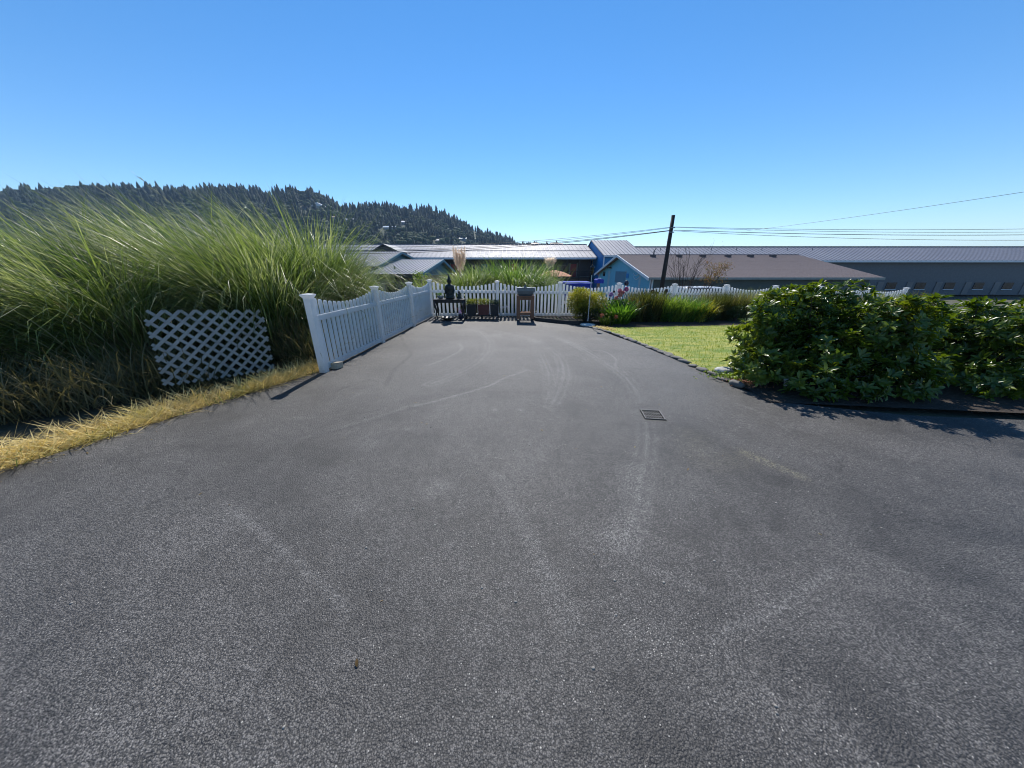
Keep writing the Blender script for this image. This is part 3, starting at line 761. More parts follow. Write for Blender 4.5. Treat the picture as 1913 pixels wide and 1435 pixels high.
# right wing
wing = empty('motel_wing', (21, 58, g0), 0, 'right motel wing with lower metal roof behind the brown shingle roof', 'building')
rz2 = at(1300, 461.5, 63.5).z
ribbed_roof('roof', ((TW1 + .3, 56.2, rz2 - 2.5), (96, 56.2, rz2 - 2.5)), ((TW1 + .3, 63.5, rz2), (96, 63.5, rz2)), metal_roof, wing, .75, rw=.10)
ribbed_roof('roof', ((TW1 + .3, 71, rz2 - 2.5), (96, 71, rz2 - 2.5)), ((TW1 + .3, 63.5, rz2 - .004), (96, 63.5, rz2 - .004)), metal_roof, wing, 3)
MB().box(TW1 + .5, 95.5, 57, 70, g0, rz2 - 2.7).build('wall', M('grey_siding', (.12, .13, .145)), wing)
for k in range(14):
    x = 23 + k * 5.1
    MB().box(x, x + 1.0, 56.9, 56.98, g0 + .1, g0 + 2.2).build('door', taupe, wing)
    MB().box(x + 1.6, x + 3.3, 56.9, 56.98, g0 + 1.0, g0 + 2.1).build('window', glass_dark, wing)
    MB().box(x + 1.5, x + 3.4, 56.84, 56.89, g0 + .9, g0 + .99).build('window_sill', white_trim, wing)
MB().box(TW1 + .4, 96, 56.12, 56.19, rz2 - 2.8, rz2 - 2.52).build('fascia', white_trim, wing)
MB().box(TW1 + .3, 96, 63.35, 63.66, rz2 - .01, rz2 + .12).build('ridge_cap', dark_roof, wing)
for k in range(7):
    x = 27 + k * 4.6
    MB().tube([(x, 61.5, rz2 - .9), (x, 61.5, rz2 - .3)], .05, 6).build('vent_pipe', dark_roof, wing)

# ================================================================== SKY-BLUE GABLED LONG BUILDING (brown shingles)
BX0, BX1 = 11.1, 28.4
BY0, BYR, BY1 = 26.0, 34.0, 42.0
bg_ = -1.6
eave = 1.02; ridge = at(1168, 476, 34).z
lb = empty('long_building', (BX0, 26, bg_), 0, 'long low building, sky-blue gable end, brown shingle roof, dark grey-green side', 'building')
MB().add([(BX0, BY0, bg_), (BX0, BY1, bg_), (BX0, BY1, eave), (BX0, BYR, ridge - .2), (BX0, BY0, eave), (BX0 + .15, BY0, bg_), (BX0 + .15, BY1, bg_), (BX0 + .15, BY1, eave), (BX0 + .15, BYR, ridge - .2), (BX0 + .15, BY0, eave)],
         [(0, 1, 2, 3, 4), (9, 8, 7, 6, 5), (0, 4, 9, 5), (1, 6, 7, 2), (0, 5, 6, 1), (2, 7, 8, 3), (3, 8, 9, 4)]).build('gable_wall', sky_blue, lb)
MB().box(BX0 + .152, BX1, BY0 + .02, BY1 - .02, bg_, eave - .1).build('wall', green_sid, lb)
mb = MB()
for k in range(18): mb.box(BX0 + .16, BX1 - .02, BY0 - .005, BY0 + .019, bg_ + .1 + k * .14, bg_ + .1 + k * .14 + .125)
sid = mb.build('siding_boards', green_sid, lb); sid['kind'] = 'stuff'
mb = MB()
for k in range(15): mb.box(BX0 - .02, BX0 - .001, BY0 + .02, BY1 - .02, bg_ + .1 + k * .17, bg_ + .1 + k * .17 + .155)
mb.build('gable_boards', sky_blue, lb)['kind'] = 'stuff'
shingle_m = bpy.data.materials.new('brown_asphalt_shingles')
def shingle_nodes(m):
    nt, b = nodes_of(m); v = posn(nt)
    br = nt.nodes.new('ShaderNodeTexBrick'); br.inputs['Scale'].default_value = 1
    br.inputs['Brick Width'].default_value = .32; br.inputs['Row Height'].default_value = .19; br.inputs['Mortar Size'].default_value = .008
    br.inputs['Color1'].default_value = (.105, .088, .092, 1); br.inputs['Color2'].default_value = (.175, .145, .145, 1); br.inputs['Mortar'].default_value = (.05, .04, .04, 1)
    nt.links.new(v, br.inputs['Vector'])
    c = mixrgb(nt, ramp(nt, noisen(nt, v, 1.1, 5), .3, .7), br.outputs['Color'], (.15, .125, .13))
    c = mixrgb(nt, ramp(nt, noisen(nt, v, 40, 3), .3, .7), c, (.22, .17, .16))
    nt.links.new(c, b.inputs['Base Color']); b.inputs['Roughness'].default_value = .9
    bumpn(nt, b, br.outputs['Fac'], -.02)
shingle_nodes(shingle_m)
def shingle_plane(y0, z0, y1, z1_, name='roof'):
    """courses of shingles, each a step above the next"""
    mb = MB(); n_ = 42
    x0, x1 = BX0 - .45, BX1 + .5
    for k in range(n_):
        t0, t1 = k / n_, (k + 1) / n_
        ya, yb = y0 + (y1 - y0) * t0, y0 + (y1 - y0) * t1; za, zb = z0 + (z1_ - z0) * t0, z0 + (z1_ - z0) * t1
        mb.hexa([(x0, ya, za - .1), (x1, ya, za - .1), (x1, yb, zb - .1), (x0, yb, zb - .1)], [(x0, ya, za + .012), (x1, ya, za + .012), (x1, yb, zb - .006), (x0, yb, zb - .006)])
    return mb.build(name, shingle_m, lb)
sl = (ridge - eave) / 8.0
shingle_plane(BY0 - .5, eave - .5 * sl + .02, BYR, ridge)
shingle_plane(BY1 + .5, eave - .5 * sl + .02, BYR + .001, ridge)
MB().box(BX0 - .45, BX1 + .5, BYR - .14, BYR + .14, ridge - .03, ridge + .03).build('ridge_cap', shingle_m, lb)
for (ya, yb) in ((BY0 - .52, BYR), (BY1 + .52, BYR)):
    za, zb = eave - .5 * sl - .12, ridge - .12
    MB().hexa([(BX0 - .53, ya, za - .1), (BX0 - .46, ya, za - .1), (BX0 - .46, yb, zb - .1), (BX0 - .53, yb, zb - .1)], [(BX0 - .53, ya, za + .12), (BX0 - .46, ya, za + .12), (BX0 - .46, yb, zb + .12), (BX0 - .53, yb, zb + .12)]).build('bargeboard', white_trim, lb)
MB().box(BX0 - .45, BX1 + .5, BY0 - .6, BY0 - .51, eave - .26, eave - .1).build('gutter', M('gutter_sage', (.30, .32, .30)), lb)
MB().box(BX0 - .06, BX0 + .10, BY0 - .05, BY0 - .006, bg_, eave - .2).build('corner_trim', white_trim, lb)
MB().box(BX0 - .06, BX0 - .021, BY0 - .05, BY0 + .2, bg_, eave - .2).build('corner_trim', white_trim, lb)
MB().box(BX0 - .06, BX0 - .021, BY1 - .3, BY1 - .05, bg_, eave - .2).build('corner_trim', white_trim, lb)
# gable-end details
pale_tr = M('pale_blue_trim', (.34, .48, .54))
def gab(px, py): r = (px - 956.5) / ray(px, py)[1]; y = (BX0) / r; return y, CAM_H + ray(px, py)[2] / ray(px, py)[1] * y
def gab_box(name, p0, p1, mat, proud=.05, back=.0205):
    ya, za = gab(*p0); yb, zb = gab(*p1)
    return MB().box(BX0 - proud, BX0 - back, min(ya, yb), max(ya, yb), min(za, zb), max(za, zb)).build(name, mat, lb)
pan = gab_box('roller_door', (1151, 507), (1168, 530), M('grey_blue_door', (.10, .22, .30)), .04)
gab_box('window', (1127.5, 508), (1130.5, 516), glass_dark, .05)
gab_box('window', (1171, 511), (1174.5, 520), blue_sid, .05)
gab_box('conduit', (1195, 513), (1195.25, 540), pale_tr, .025)
gab_box('door_trim', (1168.2, 506), (1168.5, 530), pale_tr, .025)
gab_box('door_trim', (1137, 506), (1137.25, 540), pale_tr, .025)
gab_box('wall_lamp', (1139.5, 499), (1142.5, 501.5), black_plastic, .3)
for px, py in ((1188, 503), (1189.5, 513), (1190, 520)):
    y, z = gab(px, py)
    MB().tube([(BX0 - .05, y + .75, z + .12), (BX0 - .05, y + .35, z - .06), (BX0 - .05, y, z - .1), (BX0 - .05, y - .35, z - .02), (BX0 - .05, y - .6, z + .1)], .022, 6).build('wall_bracket', white_trim, lb)
for px in (1220, 1269, 1313, 1360, 1402, 1444):
    p = at(px, 477.5, 33); z = eave + (33 - BY0) * sl
    o = MB().box(p.x - .22, p.x + .22, 32.8, 33.2, z - .02, z + .17).build('roof_vent', M('brown_vent', (.10, .08, .08)), lb)
    if px == 1220: MB().tube([(p.x + .05, 33, z + .17), (p.x + .05, 33, z + .55), (p.x + .2, 33, z + .75)], .06, 6).build('vent_pipe', dark_roof, lb)
c = at(1237, 536, 25.9)
MB().box(BX0 + .5, BX0 + 2.3, 25.94, 25.99, bg_, .02).build('window', glass_dark, lb)
MB().box(BX0 + .4, BX0 + 2.4, 25.90, 25.93, .03, .13).build('window_trim', white_trim, lb)

# ================================================================== TEAL HOUSES AT LEFT
def gable_house(name, label, X1, X0, Yf, Yr, Yb, ze, zp, zb, gz, wallm, lowm, pitch, roofm=metal_roof):
    root = empty(name, (X1, Yf, gz), 0, label, 'house', 'teal metal-roofed houses')
    ribbed_roof('roof', ((X0, Yf - .3, ze), (X1 + .35, Yf - .3, ze)), ((X0, Yr, zp), (X1 + .35, Yr, zp)), roofm, root, pitch, .1, .045, .06)
    ribbed_roof('roof', ((X0, Yb + .3, zb), (X1 + .35, Yb + .3, zb)), ((X0, Yr + .001, zp - .004), (X1 + .35, Yr + .001, zp - .004)), roofm, root, pitch * 2, .1, .045, .06)
    MB().add([(X1, Yf, ze - .12), (X1, Yb, zb - .12), (X1, Yr, zp - .12), (X1 - .12, Yf, ze - .12), (X1 - .12, Yb, zb - .12), (X1 - .12, Yr, zp - .12)], [(0, 1, 2), (5, 4, 3), (0, 3, 4, 1), (1, 4, 5, 2), (2, 5, 3, 0)]).build('gable_wall', wallm, root)
    for (ya, za, yb2, zb2) in ((Yf - .3, ze, Yr, zp), (Yb + .3, zb, Yr, zp)):
        MB().hexa([(X1 + .36, ya, za - .22), (X1 + .42, ya, za - .22), (X1 + .42, yb2, zb2 - .22), (X1 + .36, yb2, zb2 - .22)], [(X1 + .36, ya, za + .02), (X1 + .42, ya, za + .02), (X1 + .42, yb2, zb2 + .02), (X1 + .36, yb2, zb2 + .02)]).build('bargeboard', lowm, root)
    return root
hA = gable_house('teal_house', 'nearer teal house with ribbed metal roof above a shaded taupe porch', -7.0, -10.6, 24.3, 32.3, 38.1, 1.19, 2.37, 1.24, -1.9, teal, M('teal_trim', (.10, .24, .30)), .27)
MB().box(-10.4, -7.12, 25.6, 37.6, -1.9, 1.0).build('wall', taupe, hA)
for x in (-7.5, -8.8, -10.1): MB().box(x, x + .16, 24.5, 24.66, -1.9, 1.05).build('post', brown_dark, hA)
MB().box(-10.5, -6.7, 23.93, 23.99, .95, 1.2).build('fascia', brown_dark, hA)
MB().box(-9.9, -9.2, 25.5, 25.59, -.7, .5).build('window', glass_dark, hA)
MB().box(-8.7, -7.9, 25.5, 25.59, -1.85, .4).build('door', brown_dark, hA)
mb = MB()
for k in range(10): mb.box(-7.11, -7.09, 25.6, 37.5, -1.8 + k * .27, -1.8 + k * .27 + .24)
mb.build('siding_boards', taupe, hA)['kind'] = 'stuff'
MB().box(-6.99, -6.96, 31.2, 31.26, 1.0, 2.3).build('batten', M('teal_batten', (.2, .4, .5)), hA)
MB().tube([(-9.3, 26.3, 1.3), (-9.3, 26.3, 1.75)], .07, 8).build('flue', dark_roof, hA)
MB().box(-6.9, -6.7, 24.2, 38.3, 1.02, 1.1).build('gutter', M('teal_trim2', (.10, .24, .30)), hA)
hB = gable_house('teal_house', 'teal gable house standing left of and behind the one with the porch', -13.0, -19.5, 31.8, 38.8, 45.0, 1.78, 3.36, 2.5, -2.4, teal, M('teal_trim3', (.12, .26, .32)), .3)
MB().box(-19.2, -13.13, 32.4, 44.4, -2.4, 1.6).build('wall', teal, hB)
MB().box(-17.5, -16.2, 32.3, 32.39, -1, .4).build('window', glass_dark, hB)
# dark gable in front of the long roof
pk = at(717, 457, 50); lf = at(693, 474, 50); rt = at(741, 469.5, 50)
hC = empty('dark_gable_house', (pk.x, 50, -2.8), 0, 'dark blue gable with thin aerial rising in front of the pale motel roof', 'house')
MB().prism([(lf.x, -2.8), (lf.x, lf.z), (pk.x, pk.z), (rt.x, rt.z), (rt.x, -2.8)], 'y', 50, 54.8).build('wall', M('navy_siding', (.012, .028, .05)), hC)
MB().add([(pk.x, 49.6, pk.z + .1), (rt.x + .4, 49.6, rt.z + .0), (rt.x + .4, 55.2, rt.z), (pk.x, 55.2, pk.z + .1), (pk.x, 49.6, pk.z - .05), (rt.x + .4, 49.6, rt.z - .15), (rt.x + .4, 55.2, rt.z - .15), (pk.x, 55.2, pk.z - .05)], [(0, 1, 2, 3), (7, 6, 5, 4), (0, 4, 5, 1), (1, 5, 6, 2), (2, 6, 7, 3), (3, 7, 4, 0)]).build('roof', dark_roof, hC)
MB().add([(pk.x - .002, 49.6, pk.z + .1), (lf.x - .4, 49.6, lf.z), (lf.x - .4, 55.2, lf.z), (pk.x - .002, 55.2, pk.z + .1), (pk.x - .002, 49.6, pk.z - .05), (lf.x - .4, 49.6, lf.z - .15), (lf.x - .4, 55.2, lf.z - .15), (pk.x - .002, 55.2, pk.z - .05)], [(3, 2, 1, 0), (4, 5, 6, 7), (1, 5, 4, 0), (2, 6, 5, 1), (3, 7, 6, 2), (0, 4, 7, 3)]).build('roof', dark_roof, hC)
MB().tube([(pk.x - .3, 52, pk.z), (pk.x - .35, 52, pk.z + 1.5)], .03, 6).build('aerial', cable_m, hC)

# ================================================================== UTILITY POLES AND WIRES
def pole(x, y, h, label):
    z = g1(x, y) - .1
    r = empty('utility_pole', (x, y, z), 0, label, 'utility pole', 'poles carrying the overhead lines')
    MB().tube([(x, y, z), (x, y, z + (h - z) * .5), (x, y, h)], [.16, .145, .12], 14).build('shaft', wood_post, r, True)
    for k in (0, 1): MB().box(x - .16, x + .16, y - .2, y - .11, h - (.82 + .28 * k), h - (.76 + .28 * k)).build('bracket', galv, r)
    return Vector((x, y, h))
ptop = at(1258, 402, 24)
T1 = pole(ptop.x, 24, ptop.z, 'leaning-looking dark bare utility pole before the brown shingle roof')
T2 = pole(-35, 30, 5.6, 'dark utility pole far left beyond the tall grass')
T3 = pole(60, 20, 5.4, 'dark utility pole far right past the long building')
def wire(a, b, sag, rad, label, n=40):
    mb = MB(); pts = []
    for k in range(n + 1):
        t = k / n; p = Vector(a).lerp(Vector(b), t); p.z -= 4 * sag * t * (1 - t); pts.append(p)
    mb.tube(pts, rad, 5)
    own('overhead_wire', mb, cable_m, tuple(a), True, label=label, cat='cable', group='overhead wires')
za = at(1252, 424, 23.85).z; zb = at(1250, 430, 23.85).z
A1 = (T1.x, 23.84, za); A2 = (T1.x, 23.84, zb)
wire(A1, (-35, 29.8, 4.6), 1.30, .012, 'topmost wire running left from the dark pole over the motel roof')
wire((T1.x - .1, 23.8, za - .05), (-35, 29.8, 4.4), 1.38, .012, 'second wire down, running left from the dark pole')
wire(A2, (-35, 29.8, 4.2), 1.28, .018, 'thick lower cable running left from the dark pole')
wire((T1.x - .1, 23.8, zb - .04), (-35, 29.8, 3.95), 1.30, .018, 'lowest thick cable running left from the dark pole')
wire((T1.x + .1, 23.84, za), (60, 19.8, 4.7), .52, .012, 'topmost wire running right from the dark pole')
wire((T1.x + .1, 23.8, za - .03), (60, 19.8, 4.55), .62, .010, 'second wire running right from the dark pole')
wire((T1.x + .1, 23.84, zb), (60, 19.8, 4.4), .62, .017, 'thick lower cable running right from the dark pole')
wire((T1.x + .1, 23.8, zb - .05), (60, 19.8, 4.2), .82, .012, 'lowest wire sagging right from the dark pole')
q0 = at(1395, 431, 22.6)
wire(q0, at(2350, 290, 9), .1, .007, 'thin service wire branching upward to the right from the topmost wires')

# ================================================================== PICKET FENCES
def picket_mesh(h):
    w, t = .0375, .011; mb = MB()
    pts = [(-w, 0), (w, 0), (w, h - w * .9)] + [(w * math.cos(a), h - w * .9 + w * .9 * math.sin(a)) for a in (R(30), R(60), R(90), R(120), R(150))] + [(-w, h - w * .9)]
    mb.prism(pts, 'y', -t, t)
    return mb.mesh('picket', vinyl)
def cap_mesh(z):
    mb = MB().squares([(.052, 0), (.052, .018), (.058, .03), (.079, .062), (.079, .074), (.03, .086), (.004, .09)], (0, 0, z))
    return mb.mesh('post_cap', vinyl)
def post_mesh(h):
    mb = MB().squares([(.051, 0), (.051, .21), (.0495, .212), (.0495, .216), (.051, .218), (.051, h)])
    return mb.mesh('post', vinyl)
NP = 16
PH = [1.165 - .165 * math.sin(math.pi * ((j + 1) / (NP + 1))) ** .8 for j in range(NP)]
picket_me = [picket_mesh(h - .0) for h in PH]
POST_H = 1.155
post_me = post_mesh(POST_H); cap_me = cap_mesh(0)
def fence(nodes_, label, skip_first_post=False):
    o0 = nodes_[0]
    root = empty('picket_fence', o0, 0, label, 'fence', 'white vinyl picket fences')
    for k, p in enumerate(nodes_):
        if k == 0 and skip_first_post: continue
        a = nodes_[min(k + 1, len(nodes_) - 1)] - nodes_[min(k, len(nodes_) - 2)]
        po = link('post', post_me, root, p - o0, (0, 0, math.atan2(a.y, a.x)))
        link('post_cap', cap_me, po, (0, 0, POST_H))
    for a, b in zip(nodes_[:-1], nodes_[1:]):
        d = b - a; L = math.hypot(d.x, d.y); az = math.atan2(d.y, d.x); el = -math.atan2(d.z, L)
        for z0, z1_ in ((.035, .125), (.82, .908)):
            mb = MB().box(.0515, L - .0515, -.026, .026, z0, z1_)
            ro = link('rail', mb.mesh('rail', vinyl), root, a - o0, (0, el, az))
            bv = ro.modifiers.new('bevel', 'BEVEL'); bv.width = .006; bv.segments = 2
        for j in range(NP):
            t = (j + 1) / (NP + 1)
            link('picket', picket_me[j], root, a.lerp(b, t) - o0 + Vector((0, 0, .045)), (0, 0, az + random.uniform(-.012, .012)))
    return root
LF = [Vector((-3.08, 4.86, .0)), Vector((-2.975, 7.02, .0)), Vector((-2.875, 9.1, .0)), Vector((-2.78, 11.0, .0))]
fence(LF, 'white picket fence along the left edge of the driveway, scalloped top')
RF = [Vector((-2.78 + 2.262 * k, 11.0 + .386 * k, -.052 * k)) for k in range(0, 10)]
RF = [Vector((p.x, p.y, min(0, g1(p.x, p.y)) * .0 - .050 * k)) for k, p in enumerate(RF)]
fence(RF, 'white picket fence across the far end of the driveway, running on behind the flower bed', True)

# block against the end post
bk = gp(627, 688)
own('concrete_block', MB().hexa([(bk.x - .105, bk.y - .05, 0), (bk.x + .06, bk.y - .07, 0), (bk.x + .105, bk.y + .06, 0), (bk.x - .07, bk.y + .07, 0)], [(bk.x - .09, bk.y - .045, .10), (bk.x + .085, bk.y - .045, .115), (bk.x + .115, bk.y + .065, .10), (bk.x - .05, bk.y + .075, .095)]), block_m, (bk.x, bk.y, 0), bevel=.008,
    label='tan concrete block lying against the nearest fence post', cat='block')

# lattice panel
A = Vector((-3.97, 4.95, 0.0)); Bv = Vector((-4.56, 3.80, 0.0)); dv = (Bv - A); LL = dv.length; dv.normalize()
lat = empty('lattice_panel', A, 0, 'weathered white diagonal lattice panel leaning against the tall grass', 'lattice')
pitch_, sw, th_ = .108, .037, .007
W_, H_ = LL, .97
outw = Vector((dv.y, -dv.x, 0));  outw = -outw if outw.x < 0 else outw
tilt = -0.10; rot = R(6)
def lp(u, v, o):
    uu = u * math.cos(rot) - v * math.sin(rot) * -1 * -1; vv = u * math.sin(rot) * 1 + v * math.cos(rot)
    return A + dv * uu + Vector((0, 0, 1)) * (vv * math.cos(tilt) + .01) + outw * (o + .0 + vv * tilt)
for layer, sgn in ((0, 1), (1, -1)):
    dirx, diry = math.cos(R(45)), math.sin(R(45)) * sgn
    nx_, ny_ = -diry, dirx
    cmin = min(nx_ * u + ny_ * v for u in (0, W_) for v in (0, H_)); cmax = max(nx_ * u + ny_ * v for u in (0, W_) for v in (0, H_))
    c_ = cmin + pitch_ * .6
    while c_ < cmax - .03:
        # clip the line n.p = c to the panel
        ts_ = []
        for (lo, hi, p0, dd) in ((0, W_, c_ * nx_, dirx), (0, H_, c_ * ny_, diry)):
            t0, t1 = (lo - p0) / dd, (hi - p0) / dd
            ts_.append((min(t0, t1), max(t0, t1)))
        t0, t1 = max(ts_[0][0], ts_[1][0]), min(ts_[0][1], ts_[1][1])
        if t1 - t0 > .05:
            o0, o1 = layer * th_ + .0005 * layer, layer * th_ + th_
            corners = []
            for o_ in (o0, o1):
                for tt, s_ in ((t0, -1), (t1, -1), (t1, 1), (t0, 1)):
                    corners.append(lp(c_ * nx_ + dirx * tt + nx_ * sw / 2 * s_, c_ * ny_ + diry * tt + ny_ * sw / 2 * s_, o_))
            MB().hexa(corners[:4], corners[4:]).build('slat', lattice_m, lat)
        c_ += pitch_

# ================================================================== TALL GRASS
pampas_m = leafM('pampas_leaf', (0.045, 0.085, 0.020), (0.21, 0.26, 0.07), (0.55, 0.54, 0.30), 0.5, 0.35, (1.2, 1.3, 0.75), .5)
pampas_dk = leafM('pampas_leaf_dry', (0.085, 0.085, 0.035), (0.20, 0.17, 0.08), (0.34, 0.28, 0.15), 0.35, 0.55, (1.2, 1.15, .7))
pampas_pale = leafM('pampas_leaf_pale', (0.34, 0.36, 0.20), (0.52, 0.52, 0.34), None, 0.45, 0.4, (1.1, 1.15, .85), .5)
plume_m = leafM('pampas_plume', (0.80, 0.68, 0.60), (0.88, 0.82, 0.74), None, 0.6, 0.9, (1.1, 1.05, .95))
straw_m = leafM('dry_straw', (0.55, 0.42, 0.16), (0.80, 0.66, 0.30), (0.36, 0.36, 0.08), 0.3, 0.6, (1.2, 1.1, .7))
def clump(x, y, rad, h, n, label, wind=(-1, 0), windk=.55, plumes=0, dry=.16, width=.014, group='tall pampas grass clumps beside the driveway', mat=None, leanmax=.5):
    z = g1(x, y) - .05
    root = empty('pampas_grass', (x, y, z), 0, label, 'ornamental grass', group)
    def mk(n, dry_):
        a = RNG.uniform(0, 6.28, n); rr = rad * .45 * np.sqrt(RNG.uniform(0, 1, n))
        B = np.stack([rr * np.cos(a), rr * np.sin(a), np.zeros(n)], 1)
        wx = np.cos(a) + windk * wind[0] + RNG.normal(0, .35, n); wy = np.sin(a) + windk * wind[1] + RNG.normal(0, .35, n)
        az = np.arctan2(wy, wx)
        L = h * RNG.uniform(.55, 1.22, n) * (1.0 if not dry_ else .75)
        lean = RNG.uniform(.02, leanmax, n) + (.15 if dry_ else 0)
        dr = RNG.uniform(.5, 3.6, n) + (.4 if dry_ else 0)
        return blades(B, az, L, RNG.uniform(.6, 1.25, n) * width, lean, dr, 7, 1.2)
    link('leaves', np_mesh('leaves', *mk(n, False), mat or pampas_m), root)['kind'] = 'stuff'
    link('dry_leaves', np_mesh('dry_leaves', *mk(int(n * dry), True), pampas_dk), root)['kind'] = 'stuff'
    link('pale_leaves', np_mesh('pale_leaves', *mk(int(n * .12), False), pampas_pale), root)['kind'] = 'stuff'
    for k in range(plumes):
        a = random.uniform(0, 6.28); lean = random.uniform(.08, .3)
        add_plume(root, Vector((math.cos(a) * rad * .2, math.sin(a) * rad * .2, 0)), Vector((math.cos(a) * lean + wind[0] * .15, math.sin(a) * lean, 1)).normalized(), h * random.uniform(1.0, 1.12), .45)
    return root
def add_plume(root, base, d, H, pl, dens=420, w=.055):
    tip = base + d * H
    st = MB().tube([base, base + d * H * .5, tip], [.006, .005, .003], 5).build('plume_stem', straw_m, root, world_coords=False)
    n = dens; t = RNG.uniform(0, 1, n)
    c = np.array(base)[None] + np.array(d)[None] * (H - pl + pl * t)[:, None]
    a = RNG.uniform(0, 6.28, n); out = np.stack([np.cos(a) * .5, np.sin(a) * .5, np.ones(n) * .9], 1)
    L = (np.sin(np.clip(t * .9 + .12, 0, 1) * math.pi) * w * 1.6 + .015) * RNG.uniform(.6, 1.3, n)
    V_, F_ = leaves(c, out, np.tile([0, 0, 1.0], (n, 1)) + rdir(n) * .3, L * 1.7, np.full(n, .011), 0, .3)
    link('plume', np_mesh('plume', V_, F_, plume_m), root)

clump(-4.85, 6.1, 1.5, 2.35, 5200, 'tall grass clump right behind the lattice panel', windk=.7)
clump(-4.85, 7.6, 1.5, 2.75, 5200, 'tall grass clump leaning over the first fence bay', windk=.6)
clump(-4.85, 9.2, 1.1, 2.15, 4000, 'lower tall grass clump beside the last fence bays', windk=.9, wind=(-1, .2))
clump(-6.6, 7.0, 1.8, 2.75, 5600, 'tallest pale grass clump, sweeping against the wooded hill', windk=1.0)
clump(-6.4, 5.0, 1.6, 2.2, 4200, 'pale grass clump left of the lattice panel', windk=.8)
clump(-8.6, 6.4, 1.9, 2.7, 4600, 'tall grass clump second from the left', windk=.8)
clump(-8.1, 4.2, 1.7, 2.1, 3600, 'leftmost near grass clump by the pavement edge', windk=.8)
clump(-10.8, 5.8, 2.0, 2.6, 3600, 'leftmost far grass clump', windk=.8)
def stems(x, y, rad, n, L, label):
    z = g1(x, y); root = empty('seeding_grass', (x, y, z), 0, label, 'ornamental grass', 'wind-bent seeding stems above the tall grass')
    B = np.stack([RNG.uniform(-rad, rad, n), RNG.uniform(-rad * .6, rad * .6, n), np.zeros(n)], 1)
    az = math.pi + RNG.normal(0, .35, n)
    v, f = blades(B, az, L * RNG.uniform(.75, 1.1, n), np.full(n, .009), RNG.uniform(.15, .4, n), RNG.uniform(.7, 1.5, n), 12, .3)
    link('stems', np_mesh('stems', v, f, straw_pale), root)['kind'] = 'stuff'
    # feathery end of each stem
    V = v.reshape(n, 13, 2, 3).mean(2); P0 = V[:, 9]; P1 = V[:, 12]; k = 26
    t = RNG.uniform(0, 1, (n, k, 1)); c_ = (P0[:, None] * (1 - t) + P1[:, None] * t).reshape(-1, 3)
    d_ = np.repeat((P1 - P0) / np.linalg.norm(P1 - P0, axis=1, keepdims=True), k, 0) + rdir(n * k) * .25 + np.array([0, 0, -.15])
    v, f = leaves(c_, d_, rdir(n * k), RNG.uniform(.06, .14, n * k), np.full(n * k, .007), 0, .2)
    link('seed_heads', np_mesh('seed_heads', v, f, straw_pale), root)['kind'] = 'stuff'
straw_pale = leafM('pale_seed_head', (0.26, 0.28, 0.17), (0.42, 0.42, 0.30), None, 0.4, 0.6, (1.1, 1.1, .9))
stems(-4.3, 7.2, .7, 46, 3.0, 'pale bent stems sweeping left over the first fence bay, against the hill')
stems(-5.4, 6.6, .8, 46, 3.1, 'pale bent stems above the lattice panel, against the hill')
stems(-4.9, 8.6, .5, 24, 2.6, 'short pale bent stems beside the roofs')
stems(-7.5, 6.0, 1.2, 40, 2.9, 'pale bent stems left of the lattice panel')
# scrubby undergrowth at the foot of the tall grass
def scrub(name, x0, y0, x1, y1, wid, n, hmin, hmax, mat, label, cat, width=.012, kind='stuff'):
    t = RNG.uniform(0, 1, n); o = RNG.uniform(-wid, wid, n)
    dx, dy = x1 - x0, y1 - y0; L = math.hypot(dx, dy)
    X = x0 + dx * t - dy / L * o; Y = y0 + dy * t + dx / L * o
    B = np.stack([X, Y, G(X, Y) - .03], 1)
    v, f = blades(B, RNG.uniform(0, 6.28, n), RNG.uniform(hmin, hmax, n), RNG.uniform(.6, 1.2, n) * width, RNG.uniform(.1, 1.0, n), RNG.uniform(.4, 2.0, n), 5, 1.2)
    return tag(link(name, np_mesh(name, v, f, mat)), label, cat, kind=kind)
scrub('undergrowth', -3.75, 5.3, -3.55, 10.6, .35, 6500, .35, 1.0, pampas_dk, 'tangled dark weeds at the foot of the tall grass behind the fence', 'weeds')
scrub('green_weeds', -3.7, 5.4, -3.5, 10.4, .25, 1800, .3, .9, pampas_m, 'green weeds growing between the dry stems behind the fence', 'weeds')
scrub('roadside_weeds', -4.6, 4.6, -8.5, 1.2, .5, 5200, .3, .9, pampas_dk, 'tangled dry weeds under the grass left of the lattice', 'weeds')
# straw strip along the pavement edge
n = 9000; t = RNG.uniform(0, 1, n); yy = 1.0 + 4.3 * t
xl = np.interp(yy, [a for a, b in LEFT], [b for a, b in LEFT]); wdt = .62 * (.75 + .3 * np.sin(yy * 4.1) * np.sin(yy * 1.7 + 1))
X = xl - wdt * RNG.uniform(-.04, 1, n) ** 1.0; Y = yy
B = np.stack([X, Y, G(X, Y) - .04 + RNG.uniform(0, .05, n)], 1)
v, f = blades(B, RNG.uniform(0, 6.28, n), RNG.uniform(.08, .34, n), RNG.uniform(.004, .009, n), RNG.uniform(.7, 1.5, n), RNG.uniform(.1, .6, n), 3, 1.5)
tag(link('dry_straw', np_mesh('dry_straw', v, f, straw_m)), 'flattened yellow straw along the left edge of the asphalt', 'straw', kind='stuff')

